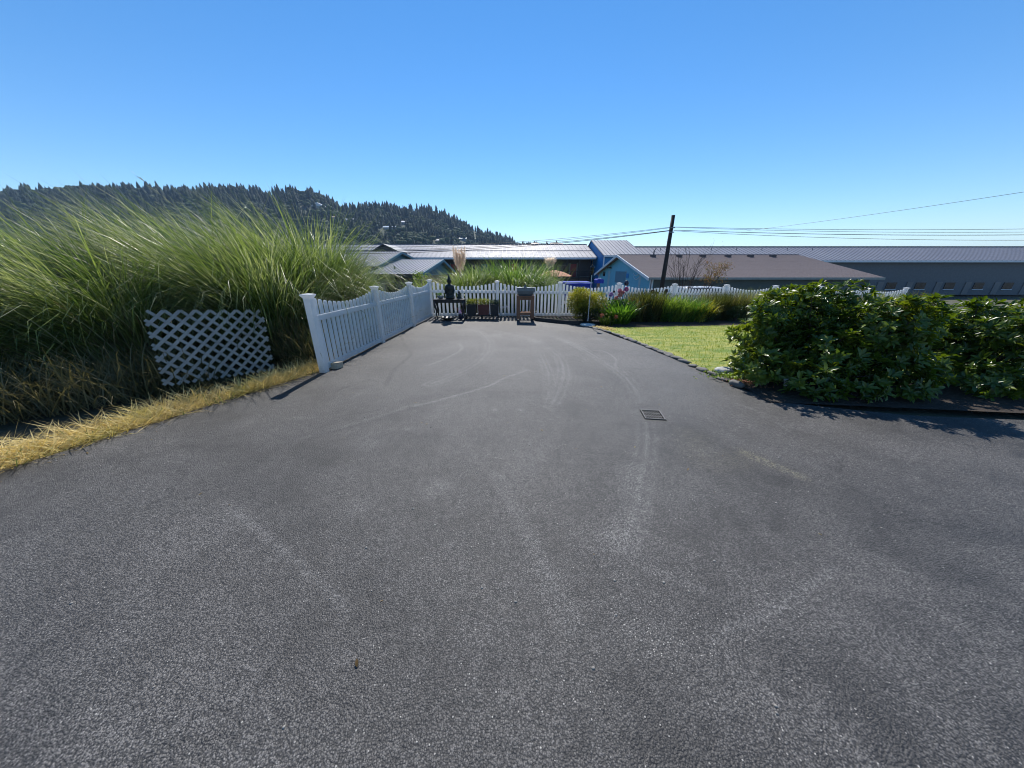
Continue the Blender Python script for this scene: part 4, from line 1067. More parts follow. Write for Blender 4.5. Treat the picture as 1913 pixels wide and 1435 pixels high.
n = 900; yy = RNG.uniform(1.0, 5.2, n); xl = np.interp(yy, [a for a, b in LEFT], [b for a, b in LEFT])
cl_ = np.sin(yy * 9) * np.sin(yy * 3.7) > .1
yy, xl = yy[cl_], xl[cl_]; n = len(yy); X = xl - RNG.uniform(-.06, .45, n)
v, f = blades(np.stack([X, yy, G(X, yy) - .02], 1), RNG.uniform(0, 6.28, n), RNG.uniform(.05, .2, n), RNG.uniform(.005, .012, n), RNG.uniform(.2, 1.2, n), RNG.uniform(.1, 1.2, n), 4)
tag(link('verge_weeds', np_mesh('verge_weeds', v, f, pampas_m)), 'green tufts coming up through the straw at the pavement edge', 'weeds', kind='stuff')
# bright tall grass beyond the far fence
gB = 'grass clumps behind the far fence'
_clump = clump
def clump(*a, **k):
    k.setdefault('width', .023); return _clump(*a, **k)
br_m = leafM('bright_grass', (0.045, 0.105, 0.020), (0.19, 0.28, 0.06), (0.42, 0.42, 0.20), 0.45, 0.4, (1.25, 1.35, .7))
c1 = clump(at(872, 520, 13.2).x, 13.2, 1.2, 1.70, 1900, 'olive grass clump behind the dark statue', group=gB, mat=pampas_m, windk=.2, leanmax=.6)
clump(at(908, 520, 13.8).x, 13.8, 1.2, 1.9, 1700, 'bright green grass clump behind the fence left of the metal trough', group=gB, mat=br_m, windk=.2, leanmax=.6)
clump(at(953, 520, 13.6).x, 13.6, 1.2, 2.1, 2000, 'tallest bright green grass clump, behind the trough stand', group=gB, mat=br_m, windk=.3, leanmax=.5)
clump(at(983, 520, 14.6).x, 14.6, 1.0, 2.15, 1700, 'green grass clump with dry stems just left of the orange parasol', group=gB, mat=br_m, windk=.2, dry=.4, leanmax=.5)
clump(at(1022, 520, 14.0).x, 14.0, 0.9, 1.05, 900, 'dark green grass clump in front of the orange parasol', group=gB, mat=pampas_m, windk=.2)
clump(at(835, 520, 14.6).x, 14.6, 1.2, 1.6, 1600, 'sparse arching grass clump in front of the nearer teal gable', group=gB, mat=pampas_dk, windk=.1)
clump(at(790, 530, 13.2).x, 13.2, .8, 1.25, 900, 'small arching grass clump beyond the fence corner', group=gB, mat=pampas_m)
pr = empty('pampas_grass', (at(860, 500, 17).x, 17, g1(-2.5, 17)), 0, 'pampas with a tight bunch of pale feathery plumes against the metal roof', 'ornamental grass', 'pampas bearing plumes')
for px, py in ((846, 459), (851, 461), (857, 464), (862, 461), (868, 460), (853, 470), (865, 470), (859, 475)):
    tp = at(px, py, 17); b0 = Vector((at(861, 540, 17).x, 17 + random.uniform(-.1, .1), pr.location.z)); dd = tp - b0
    add_plume(pr, b0 - Vector(pr.location), dd.normalized(), dd.length, .95, 420, .07)
v, f = blades(np.stack([RNG.uniform(-.3, .3, 1500), RNG.uniform(-.3, .3, 1500), np.zeros(1500)], 1), RNG.uniform(0, 6.28, 1500), RNG.uniform(1.2, 2.2, 1500), np.full(1500, .014), RNG.uniform(0, .5, 1500), RNG.uniform(.4, 1.6, 1500), 6)
link('leaves', np_mesh('leaves', v, f, pampas_dk), pr)['kind'] = 'stuff'
tp = at(1028, 484, 16.5); b0 = Vector((tp.x, 16.5, g1(tp.x, 16.5)))
pr2 = empty('pampas_grass', b0, 0, 'pampas with a single cream plume above the orange parasol', 'ornamental grass', 'pampas bearing plumes')
add_plume(pr2, Vector((0, 0, 0)), (tp - b0).normalized(), (tp - b0).length, .6, 1600, .15)
v, f = blades(np.stack([RNG.uniform(-.3, .3, 260), RNG.uniform(-.3, .3, 260), np.zeros(260)], 1), RNG.uniform(0, 6.28, 260), RNG.uniform(1.5, 2.9, 260), np.full(260, .018), RNG.uniform(0, .45, 260), RNG.uniform(.3, 1.2, 260), 6)
link('leaves', np_mesh('leaves', v, f, pampas_m), pr2)['kind'] = 'stuff'

# ================================================================== THINGS BEYOND THE FENCE
# parasol
c = at(1036, 504, 20); gz = g1(c.x, 20)
pa = empty('parasol', (c.x, 20, gz), 0, 'open terracotta patio parasol half hidden by the tall grass', 'parasol')
MB().tube([(c.x, 20, gz), (c.x, 20, c.z + .06)], .025, 8).build('pole', weathered, pa)
mb = MB(); nseg = 8; rr = 1.1; zt = c.z; ze_ = at(1036, 516, 20).z
v = [(c.x, 20, zt)]; f = []
for k in range(nseg * 2):
    a = math.pi * k / nseg; q = 1.0 if k % 2 == 0 else .955
    v += [(c.x + rr * .55 * q * math.cos(a), 20 + rr * .55 * q * math.sin(a), zt - (zt - ze_) * .42), (c.x + rr * q * math.cos(a), 20 + rr * q * math.sin(a), ze_ + (.0 if k % 2 == 0 else .02))]
for k in range(nseg * 2):
    a, b = 1 + 2 * k, 1 + 2 * ((k + 1) % (nseg * 2)); f += [(0, a, b), (a, a + 1, b + 1, b)]
o = MB().add(v, f).build('canopy', orange_m, pa)
sm = o.modifiers.new('thickness', 'SOLIDIFY'); sm.thickness = .012
for k in range(8):
    a = math.pi * 2 * k / 8
    MB().tube([(c.x, 20, ze_ - .1), (c.x + .6 * math.cos(a), 20 + .6 * math.sin(a), zt - (zt - ze_) * .5)], .009, 5).build('rib', weathered, pa)
# blue tarpaulin-covered skip
p0 = at(1056, 527.5, 22); p1 = at(1107, 527.5, 22); gz = g1(4, 22) - .05
sk = empty('tarp_covered_trailer', (p0.x, 22, gz), 0, 'low trailer under a royal blue tarpaulin with a white edge', 'trailer')
prof = [(22, gz + .35), (22, p0.z - .08), (22.2, p0.z), (23.7, p0.z + .02), (23.9, p0.z - .1), (23.9, gz + .35)]
o = MB().prism(prof, 'x', p0.x, p1.x).build('cover', blue_tarp, sk, bevel=.04)
MB().tube([(p0.x, 21.97, p0.z - .03), ((p0.x + p1.x) / 2, 21.96, p0.z + .01), (p1.x, 21.97, p0.z - .04)], .022, 6).build('edge_rope', white_trim, sk)
for x in (p0.x + .5, p1.x - .5):
    for y in (22.2, 23.7): MB().lathe([(.02, -.09), (.28, -.09), (.3, 0), (.28, .09), (.02, .09)], (0, 0, 0), 16).build('wheel', tyre_m, sk, world_coords=False).matrix_local = Matrix.Translation((x - p0.x, y - 22, .3)) @ Matrix.Rotation(R(90), 4, 'X')
# mailbox on a post
c = at(1118.5, 525.5, 12.6); gz = g1(c.x, 12.6)
mbx = empty('mailbox', (c.x, 12.6, gz), 0, 'royal blue mailbox on a weathered post just beyond the fence', 'mailbox')
MB().box(c.x - .055, c.x + .045, 12.55, 12.65, gz, c.z - .075).build('post', weathered, mbx)
MB().prism([(c.x - .125, c.z - .07), (c.x + .145, c.z - .07), (c.x + .145, c.z + .05), (c.x + .11, c.z + .085), (c.x - .09, c.z + .085), (c.x - .125, c.z + .05)], 'y', 12.4, 12.85).build('box', blue_tarp, mbx, bevel=.008)
MB().box(c.x - .05, c.x + .04, 12.45, 12.55, c.z + .087, c.z + .115).build('flag', white_trim, mbx)
# dark round lamp
c = at(1170.5, 529, 13.4); gz = g1(c.x, 13.4)
gl = empty('garden_lamp', (c.x, 13.4, gz), 0, 'dark navy round-headed lamp standing before the blue gable', 'lamp')
navy = M('navy_enamel', (.01, .014, .04), None, 5, .3)
MB().tube([(c.x, 13.4, gz), (c.x, 13.4, c.z - .08)], .015, 8).build('post', black_plastic, gl)
MB().lathe([(.02, -.11), (.06, -.10), (.085, -.05), (.09, .02), (.075, .07), (.04, .10), (.005, .11)], (c.x, 13.4, c.z), 16).build('head', navy, gl, True)

# car
def car(x, y, gz, label):
    root = empty('parked_car', (x, y, gz), 0, label, 'car')
    L, W = 4.5, 1.8; x0 = x - L / 2
    body = [(x0, gz + .35), (x0 + .03, gz + .75), (x0 + .25, gz + .88), (x0 + 1.15, gz + .98), (x0 + 4.2, gz + 1.0), (x0 + 4.47, gz + .85), (x0 + 4.5, gz + .4), (x0 + 4.3, gz + .25), (x0 + .2, gz + .25)]
    MB().prism(body, 'y', y - W / 2, y + W / 2).build('body', car_white, root, bevel=.06)
    lo = [(x0 + 1.1, gz + .96), (x0 + 4.3, gz + .98)]; hi = [(x0 + 1.85, gz + 1.5), (x0 + 3.85, gz + 1.5)]
    def fr(z_t, inset): 
        a = (z_t - .96) / .54
        xa = lo[0][0] + (hi[0][0] - lo[0][0]) * a; xb = lo[1][0] + (hi[1][0] - lo[1][0]) * a; w = W / 2 - .04 - .16 * a - inset
        return [(xa, y - w, gz + z_t), (xb, y - w, gz + z_t), (xb, y + w, gz + z_t), (xa, y + w, gz + z_t)]
    MB().hexa(fr(.96, 0), fr(1.43, 0)).build('glasshouse', glass_dark, root)
    top = [(p[0], p[1], p[2]) for p in fr(1.43, -.012)]
    t2 = fr(1.50, .05)
    MB().hexa(top, t2).build('roof', car_white, root, bevel=.03)
    for s in (-1, 1):
        for xa in (0, 1):
            f0, f1 = fr(.96, -.008), fr(1.45, -.008)
            i0 = (0 if xa == 0 else 1) if s < 0 else (3 if xa == 0 else 2)
            MB().tube([f0[i0], f1[i0]], .035, 6).build('pillar', car_white, root)
        xm = x0 + 2.75
        MB().tube([(xm, y + s * (W / 2 - .03), gz + .97), (xm, y + s * (W / 2 - .19), gz + 1.46)], .035, 6).build('pillar', car_white, root)
        for wx in (.85, 3.65):
            w = MB().lathe([(.05, -.1), (.3, -.1), (.33, -.06), (.33, .06), (.3, .1), (.05, .1)], (0, 0, 0), 20).build('wheel', tyre_m, root, world_coords=False)
            w.matrix_local = Matrix.Translation((x0 + wx - x, s * (W / 2 - .08), .33)) @ Matrix.Rotation(R(90), 4, 'X')
            rm = MB().lathe([(.02, -.105), (.2, -.105), (.2, .105), (.02, .105)], (0, 0, 0), 16).build('rim', rim_m, w, world_coords=False)
        MB().box(x0 - .01, x0 + .12, y + s * .62 - .17, y + s * .62 + .17, gz + .66, gz + .78).build('headlight', white_trim, root)
        MB().box(x0 + 4.4, x0 + 4.515, y + s * .7 - .14, y + s * .7 + .14, gz + .7, gz + .85).build('tail_light', red_door_m, root)
    return root
c = at(1312, 535.5, 19.5)
car(c.x - .85, 19.5, c.z - 1.5, 'white car parked beyond the fence, roof and dark windows showing')

# ---- woody plants
def twig_tree(name, x, y, gz, h, spread, nst, label, cat, leaf=None, nleaf=0, up=.0, lens_=(.05, .09), rad=.022, dirbias=(0, 0), leaf_from=.4):
    root = empty(name, (x, y, gz), 0, label, cat)
    mb = MB(); ends = []
    for k in range(nst):
        a = 2 * math.pi * k / nst + random.uniform(-.4, .4); sp = spread * random.uniform(.3, 1.0)
        p = Vector((.05 * math.cos(a), .05 * math.sin(a), 0)); tip = Vector((math.cos(a) * sp + dirbias[0], math.sin(a) * sp * .6 + dirbias[1], h * random.uniform(.72, 1.0)))
        pts = []
        for j in range(7):
            t = j / 6; q = p.lerp(tip, t); q.x = p.x + (tip.x - p.x) * t ** 1.35; q.y = p.y + (tip.y - p.y) * t ** 1.35
            q += Vector((random.uniform(-1, 1), random.uniform(-1, 1), 0)) * .03 * (j > 0); pts.append(q)
        mb.tube(pts, [rad * (1 - .8 * j / 6) for j in range(7)], 5)
        for j in range(2, 7):
            for _ in range(2):
                b = pts[j]; d = Vector((random.uniform(-1, 1) * .8 + math.cos(a) * .4, random.uniform(-1, 1) * .6, random.uniform(.5, 1.2))).normalized() * h * random.uniform(.10, .26)
                m_ = b + d * .5 + Vector((random.uniform(-.03, .03), 0, 0)); e = b + d
                mb.tube([b, m_, e], [rad * .35, rad * .25, rad * .12], 4); ends += [m_, e]
    mb.build('branches', bark, root, world_coords=False)
    if nleaf:
        E = np.array([tuple(e) for e in ends]); E = E[E[:, 2] > h * leaf_from]
        idx = RNG.integers(0, len(E), nleaf); c_ = E[idx] + RNG.normal(0, h * .035, (nleaf, 3))
        d_ = rdir(nleaf); 
        v, f = leaves(c_, d_, rdir(nleaf), RNG.uniform(*lens_, nleaf), RNG.uniform(*lens_, nleaf) * .5)
        link('foliage', np_mesh('foliage', v, f, leaf), root)['kind'] = 'stuff'
    return root
autumn = leafM('turning_leaf', (0.17, 0.18, 0.04), (0.22, 0.09, 0.05), None, .45, .5, (1.3, 1.1, .6))
sparse_l = leafM('sparse_brown_leaf', (0.16, 0.09, 0.05), (0.10, 0.08, 0.05), None, .3, .6)
c = at(1278, 540, 18.5); gz = g1(c.x, 18.5)
twig_tree('bare_shrub', c.x, 18.5, gz, at(1280, 474, 18.5).z - gz, 1.35, 22, 'many-stemmed bare shrub with fine upright branches before the brown roof', 'shrub', sparse_l, 260, lens_=(.03, .06), rad=.02)
c = at(1305, 542, 18.2); gz = g1(c.x, 18.2)
twig_tree('turning_tree', c.x, 18.2, gz, at(1325, 499, 18.2).z - gz, .55, 7, 'small arching tree with yellow and rust leaves right of the bare shrub', 'tree', autumn, 1000, lens_=(.04, .085), rad=.025, dirbias=(.72, 0), leaf_from=.72)

def shrub(name, x, y, rx, ry, h, n, lens_, wr, mat, label, cat='shrub', group=None, z0=.05, core=.35, lumps=14, gz=None, stems=7):
    gz = g1(x, y) if gz is None else gz
    root = empty(name, (x, y, gz), 0, label, cat, group)
    # lumpy crown: union of small balls; leaves sit on and inside their shells
    cs = []
    for k in range(lumps):
        a = random.uniform(0, 6.28); q = math.sqrt(random.random()) * .62; zz = random.uniform(.18, .74)
        cs.append((rx * q * math.cos(a), ry * q * math.sin(a), h * zz, random.uniform(.24, .40)))
    cs.append((0, 0, h * .55, .45))
    w = np.array([c_[3] ** 2 for c_ in cs]); idx = RNG.choice(len(cs), n, p=w / w.sum()); C = np.array(cs)[idx]
    d = rdir(n); sh = RNG.uniform(core, 1.05, n) ** .5
    c_ = C[:, :3] + d * (C[:, 3:4] * sh[:, None]) * np.array([rx, ry, h * .85])
    c_[:, 2] = np.clip(c_[:, 2], z0, None) + RNG.uniform(0, .05, n)
    dd = d + rdir(n) * .7 + np.array([0, 0, .35])
    L = RNG.uniform(*lens_, n)
    v, f = leaves(c_, dd, rdir(n) * .5 + np.array([0, 0, 1.0]), L, L * wr)
    link('foliage', np_mesh('foliage', v, f, mat), root)['kind'] = 'stuff'
    mb = MB()
    for k in range(stems):
        t = cs[k % len(cs)]; mb.tube([(.08 * math.cos(k), .08 * math.sin(k), -.05), (t[0] * .4, t[1] * .4, t[2] * .5), (t[0], t[1], t[2])], [.03, .02, .008], 5)
    mb.build('stems', bark, root, world_coords=False)
    return root, cs
# ---- near bed
euon = leafM('variegated_leaf', (0.12, 0.16, 0.02), (0.46, 0.42, 0.05), (0.66, 0.54, 0.10), .35, .4, (1.3, 1.3, .6))
dkleaf = leafM('deep_green_leaf', (0.030, 0.055, 0.014), (0.055, 0.085, 0.02), None, .3, .35)
c = at(1097, 575, 10.75)
shrub('golden_shrub', c.x, 10.7, .86, .6, 1.08, 15000, (.03, .055), .6, euon, 'rounded golden-green shrub behind the white pole', z0=.1)
shrub('low_dark_shrub', c.x - .05, 10.45, .65, .35, .5, 2200, (.025, .045), .5, dkleaf, 'dark low shrub under the golden one', z0=.02)

def strap(name, px, py, Y, rad, h, n, mat, label, width=.018, group='strap-leaved plants in the flower bed', droop=(.5, 1.8), lean=(.05, .7), cat='plant'):
    x = at(px, py, Y).x; gz = g1(x, Y)
    root = empty(name, (x, Y, gz), 0, label, cat, group)
    n = int(n * .85); width *= 1.35
    a = RNG.uniform(0, 6.28, n); rr = rad * np.sqrt(RNG.uniform(0, 1, n))
    B = np.stack([rr * np.cos(a), rr * np.sin(a) * .7, np.zeros(n)], 1)
    v, f = blades(B, a + RNG.normal(0, .6, n), h * RNG.uniform(.55, 1.15, n), width * RNG.uniform(.6, 1.2, n), RNG.uniform(*lean, n), RNG.uniform(*droop, n), 5, .8)
    link('leaves', np_mesh('leaves', v, f, mat), root)['kind'] = 'stuff'
    return root
lily_m = leafM('daylily_leaf', (0.025, 0.08, 0.012), (0.12, 0.23, 0.03), None, .45, .35)
iris_dk = leafM('olive_strap_leaf', (0.022, 0.034, 0.010), (0.11, 0.11, 0.03), (0.20, 0.14, 0.07), .4, .45)
bright_l = leafM('lime_strap_leaf', (0.05, 0.105, 0.016), (0.25, 0.32, 0.065), None, .5, .4)
lav_m = leafM('grey_green_leaf', (0.12, 0.14, 0.07), (0.22, 0.23, 0.12), (0.42, 0.38, 0.22), .4, .6)
d1 = strap('daylily', 1158, 590, 10.4, .33, .85, 420, lily_m, 'fresh green strap-leaved daylily under the pink flowers', .026)
strap('daylily', 1133, 600, 9.95, .2, .35, 160, dkleaf, 'low dark daylily with orange blooms at the bed corner', .02)
strap('crocosmia', 1190, 590, 11.0, .30, 1.0, 700, iris_dk, 'olive-brown upright leaves right of the daylily', .016, lean=(0, .35), droop=(.1, 1.0))
strap('crocosmia', 1214, 590, 11.1, .34, 1.05, 800, iris_dk, 'darkest olive leaves in the middle of the bed', .016, lean=(0, .35), droop=(.1, 1.0))
strap('crocosmia', 1242, 590, 11.2, .32, .95, 700, bright_l, 'lime-green strap leaves brightest in the bed', .018, lean=(0, .5), droop=(.2, 1.3))
strap('crocosmia', 1266, 592, 11.2, .30, .85, 600, bright_l, 'arching lime leaves right of the brightest clump', .018, lean=(0, .6), droop=(.3, 1.5))
strap('crocosmia', 1290, 592, 11.3, .32, .85, 700, lily_m, 'mid-green strap leaves before the scalloped fence middle', .016, lean=(0, .5), droop=(.3, 1.4))
strap('crocosmia', 1312, 592, 11.4, .28, .75, 600, euon, 'yellow-green arching leaves at the lawn edge', .016, lean=(0, .7), droop=(.3, 1.5))
strap('tall_sedge', 1335, 585, 11.9, .40, 1.0, 900, iris_dk, 'dark olive sedge with pale tips left of the big shrub', .013, lean=(0, .4), droop=(.1, .9))
strap('tall_sedge', 1365, 585, 12.0, .40, 1.0, 900, iris_dk, 'dark sedge clump nearest the big shrub', .013, lean=(0, .4), droop=(.1, .9))
strap('tall_sedge', 1400, 585, 12.2, .42, 1.1, 800, lav_m, 'pale yellow-green sedge behind the big shrub', .013, lean=(0, .4), droop=(.1, .9))
strap('tall_sedge', 1440, 585, 12.4, .42, 1.05, 800, lav_m, 'pale sedge half hidden behind the big shrub', .013, lean=(0, .4), droop=(.1, .9))
for k, px in enumerate((1480, 1530, 1580, 1640, 1700)):
    strap('tall_sedge', px, 585, 12.6 + .1 * k, .45, 1.0, 600, lav_m if k % 2 else iris_dk, ['dark sedge first to the right beyond the photographed bed', 'pale sedge second to the right along the far bed', 'dark sedge third to the right along the far bed', 'pale sedge fourth to the right along the far bed', 'dark sedge at the right end of the far bed'][k], .014, lean=(0, .4), droop=(.1, .9))
for k, (px, Y, h, m, lab) in enumerate(((1300, 12.1, 1.0, lav_m, 'grey-green lavender with seed heads against the white fence'), (1340, 12.4, 1.0, lav_m, 'pale lavender clump behind the dark sedge'), (1228, 11.9, .95, iris_dk, 'wispy lavender by the fence behind the lime leaves'), (1200, 11.8, 1.0, iris_dk, 'wispy dark lavender at the fence behind the crocosmia'))):
    strap('lavender', px, 560, Y, .42, h, 520, m, lab, .008, 'lavenders along the fence', lean=(0, .45), droop=(0, .5))
for k, (px, Y, rx, h, m, lab) in enumerate(((1208, 10.9, .42, .52, dkleaf, 'low dark leafy mound in front of the olive leaves'), (1250, 11.0, .40, .48, lily_m, 'low leafy mound in front of the lime leaves'), (1325, 11.25, .42, .55, dkleaf, 'dark leafy mound in front of the sedges'), (1300, 11.15, .34, .50, euon, 'yellowish leafy mound at the lawn edge'), (1375, 11.5, .45, .60, dkleaf, 'dark leafy mound nearest the big glossy shrub'), (1180, 11.3, .40, .80, lily_m, 'taller leafy mound behind the daylily'))):
    x_ = at(px, 590, Y).x
    shrub('leafy_perennial', x_, Y, rx, .32, h, 1500, (.03, .065), .5, m, lab, 'plant', 'leafy mounds in the flower bed', lumps=8, stems=5)
# dahlias
pink_m = M('pink_petal', (0.62, 0.16, 0.26), (0.72, 0.30, 0.36), 20, .6)
peach_m = M('salmon_petal', (0.70, 0.24, 0.20), (0.75, 0.36, 0.28), 20, .6)
mauve_m = M('mauve_petal', (0.42, 0.20, 0.48), (0.60, 0.38, 0.62), 20, .6)
magenta_m = M('magenta_petal', (0.42, 0.05, 0.22), (0.55, 0.15, 0.32), 20, .6)
maroon_m = M('maroon_petal', (0.06, 0.02, 0.04), (0.10, 0.03, 0.06), 20, .6)
white_p = M('white_petal', (0.72, 0.70, 0.70), (0.6, 0.56, 0.58), 20, .6)
orange_p = M('orange_petal', (0.50, 0.12, 0.05), (0.62, 0.22, 0.12), 20, .6)
def flower(root, p, rad, mat, name='flower', n=90):
    """p local to root"""
    d = rdir(n); c_ = np.array(p)[None] + d * rad * .25
    v, f = leaves(c_, d, rdir(n), np.full(n, rad * .85), np.full(n, rad * .42), .25, -.25)
    return link(name, np_mesh(name, v, f, mat), root)
dx = at(1156, 560, 10.9).x; dg = g1(dx, 10.9)
da = empty('dahlia', (dx, 10.9, dg), 0, 'dahlia with salmon, pink and mauve round blooms in front of the fence', 'flower')
mb = MB()
for px, py, r_f, m in ((1141.5, 550.5, .062, mauve_m), (1157.5, 543, .058, pink_m), (1161, 547, .055, peach_m), (1158.5, 551, .062, peach_m), (1164, 546.5, .05, pink_m), (1170.5, 540.5, .06, magenta_m), (1151, 557.5, .055, peach_m), (1153, 555, .03, maroon_m), (1147, 545, .03, maroon_m)):
    p = at(px, py, 10.9 - .1 * random.random()) - Vector(da.location)
    flower(da, p, r_f * 1.25, m)
    mb.tube([(p.x * .4, 0, 0), (p.x * .8, p.y * .5, p.z * .6), (p.x, p.y, p.z)], .006, 5)
mb.build('stems', lily_m, da, world_coords=False)
n = 1500; c_ = np.stack([RNG.normal(0, .2, n), RNG.normal(0, .14, n), RNG.uniform(.1, .72, n)], 1)
v, f = leaves(c_, rdir(n) + [0, 0, .2], rdir(n) + [0, 0, 1.0], RNG.uniform(.05, .1, n), RNG.uniform(.025, .05, n)); link('foliage', np_mesh('foliage', v, f, lily_m), da)['kind'] = 'stuff'
da2 = empty('dahlia', (at(1222, 560, 11.5).x, 11.5, g1(4.8, 11.5)), 0, 'dahlia with dark maroon and white blooms before the fence pickets', 'flower')
mb = MB()
for px, py, r_f, m in ((1219, 545, .06, maroon_m), (1227, 548, .05, maroon_m), (1245, 543, .05, maroon_m), (1262, 551, .04, white_p), (1250, 549, .045, white_p), (1246, 556, .03, white_p), (1243, 546, .05, maroon_m)):
    p = at(px, py, 11.5) - Vector(da2.location); flower(da2, p, r_f * 1.2, m); mb.tube([(p.x * .5, 0, 0), (p.x, p.y, p.z)], .005, 5)
mb.build('stems', lily_m, da2, world_coords=False)
ol = empty('orange_lily', (at(1136, 600, 9.8).x, 9.8, g1(3, 9.8)), 0, 'two rusty orange blooms low at the lawn corner', 'flower')
mb = MB()
for px, py in ((1124.5, 589.5), (1151, 592)):
    p = at(px, py, 9.8) - Vector(ol.location); flower(ol, p, .065, orange_p, n=50); mb.tube([(p.x * .5, 0, 0), tuple(p)], .005, 5)
for px, py in ((1142, 584), (1133, 587), (1138, 592), (1127, 598)):
    p = at(px, py, 9.8) - Vector(ol.location); flower(ol, p, .03, lav_m, 'bud', 30)
mb.build('stems', lily_m, ol, world_coords=False)

# ---- big glossy shrub at right (large leaves in whorls)
rho_m = leafM('glossy_leaf', (0.030, 0.065, 0.010), (0.11, 0.165, 0.022), (0.24, 0.28, 0.040), .30, .34, (1.7, 1.7, .4), .45)
rho_one = rho_m
def whorl_shrub(x, y, rx, ry, h, nwh, label, singles=300, L0=.115):
    gz = g1(x, y); root = empty('glossy_shrub', (x, y, gz), 0, label, 'shrub', 'big glossy-leaved shrubs')
    cs = []
    for k in range(26):
        a = random.uniform(0, 6.28); q = math.sqrt(random.random()) * .68; zz = random.uniform(.10, .76)
        cs.append((rx * q * math.cos(a), ry * q * math.sin(a), h * zz, random.uniform(.20, .34)))
    for (a_, b_, z_, r__) in ((-.70, -.1, .74, .22), (-.78, 0, .55, .22), (-.5, .1, .80, .24), (-.2, 0, .84, .25), (.15, 0, .86, .25), (-.45, -.72, .16, .26), (0, -.74, .18, .28), (.45, -.72, .18, .28), (-.75, -.35, .25, .24), (.8, -.5, .2, .26), (-.2, -.6, .42, .26), (.4, -.6, .45, .26)):
        cs.append((rx * a_, ry * b_, h * z_, r__))
    w = np.array([c_[3] ** 2 for c_ in cs]); idx = RNG.choice(len(cs), nwh, p=w / w.sum()); C = np.array(cs)[idx]
    d = rdir(nwh); sh = RNG.uniform(.3, 1.0, nwh) ** .4
    tip = C[:, :3] + d * (C[:, 3:4] * sh[:, None]) * np.array([rx, ry, h * .8]); tip[:, 2] = np.clip(tip[:, 2], .06, None)
    ax = d * .8 + np.array([0, 0, .75]) + rdir(nwh) * .3; ax /= np.linalg.norm(ax, axis=1, keepdims=True)
    k = 9; a = np.arange(k) * 2 * math.pi / k
    e1 = np.cross(ax, [0.3, 0.9, 0.1]); e1 /= np.linalg.norm(e1, axis=1, keepdims=True); e2 = np.cross(ax, e1)
    spread = RNG.uniform(.5, 1.5, (nwh, k, 1))
    aa = a[None] + RNG.uniform(-.3, .3, (nwh, k))
    dd = ax[:, None] * .7 + spread * (e1[:, None] * np.cos(aa)[..., None] + e2[:, None] * np.sin(aa)[..., None])
    dd = dd.reshape(-1, 3); cc = np.repeat(tip, k, 0) + rdir(nwh * k) * .012; up = np.repeat(ax, k, 0) + rdir(nwh * k) * .25
    L = RNG.uniform(.65, 1.15, nwh * k) * L0
    # nearest-facing leaves as single parts
    score = -(cc[:, 1]) + cc[:, 2] * .3 - np.abs(cc[:, 0] + .3 * rx) * .3 + RNG.uniform(0, .5, len(cc))
    order = np.argsort(-score); one = order[:singles]; rest = order[singles:]
    v, f = leaves(cc[rest], dd[rest], up[rest], L[rest], L[rest] * .34)
    link('foliage', np_mesh('foliage', v, f, rho_m), root)['kind'] = 'stuff'
    if singles:
        v0, f0 = leaves(np.zeros((1, 3)), np.array([[1.0, 0, 0]]), np.array([[0, 0, 1.0]]), np.array([1.0]), np.array([.34]))
        lm = np_mesh('leaf', v0, f0, rho_one)
        for q in one:
            X = Vector(dd[q]).normalized(); U = Vector(up[q]).normalized(); Yv = U.cross(X).normalized(); Zv = X.cross(Yv)
            mtx = Matrix((X, Yv, Zv)).transposed().to_4x4() @ Matrix.Scale(float(L[q]), 4)
            o = link('leaf', lm, root); o.matrix_local = Matrix.Translation(Vector(cc[q])) @ mtx
    mb = MB()
    for j in range(60):
        t = tip[j * (nwh // 60)]; mb.tube([(.1 * math.cos(j), .1 * math.sin(j), -.03), (t[0] * .45, t[1] * .45, t[2] * .42), (t[0] * .8, t[1] * .8, t[2] * .8), tuple(t)], [.022, .014, .008, .004], 5)
    mb.build('stems', bark, root, world_coords=False)
    return root
whorl_shrub(4.50, 4.50, 1.30, .95, 1.34, 2100, 'big glossy dark-green shrub overhanging the driveway corner and lawn')
whorl_shrub(6.75, 4.5, 1.2, .95, 1.15, 1200, 'second glossy shrub, right of the one at the driveway corner', 0)
whorl_shrub(9.3, 4.4, 1.2, 1.0, .95, 800, 'glossy shrub farthest right along the driveway', 0)

# ---- lawn edging stones and rocks
def rock_mesh(seed, name, mat, flat=.5):
    rg = np.random.default_rng(seed); v = ICO2_V.copy()
    v = v * (1 + rg.normal(0, .09, (len(v), 1))); v = np.clip(v, -.78, .78) / .78
    v[:, 2] *= flat
    return np_mesh(name, v, ICO2_F, mat)
ed = empty('lawn_edging', (3.0, 6.5, 0), 0, 'row of low weathered stones between asphalt and lawn', 'edging')
stone_meshes = [rock_mesh(50 + k, 'stone', stone_m, .42) for k in range(6)]
ep = [gp(1100, 606), gp(1120, 610.5), gp(1160, 625), gp(1200, 643), gp(1245, 662), gp(1290, 684), gp(1345, 709), gp(1393, 731)]
pts = []
for a, b in zip(ep[:-1], ep[1:]):
    L = (b - a).length; k = max(1, int(L / .205))
    for j in range(k): pts.append((a.lerp(b, j / k), math.atan2(b.y - a.y, b.x - a.x)))
for k, (p, a) in enumerate(pts):
    q = p - Vector((3.0, 6.5, 0)); q.z = g1(p.x, p.y) + .012; q.x += .055 + random.uniform(-.012, .012)
    o = link('stone', stone_meshes[k % 6], ed, q, (random.uniform(-.08, .08), random.uniform(-.08, .08), a + random.uniform(-.15, .15)))
    o.scale = (random.uniform(.07, .14), random.uniform(.04, .08), random.uniform(.045, .085))
    o.rotation_euler[2] += random.uniform(-.25, .25)
p = gp(1347, 700); 
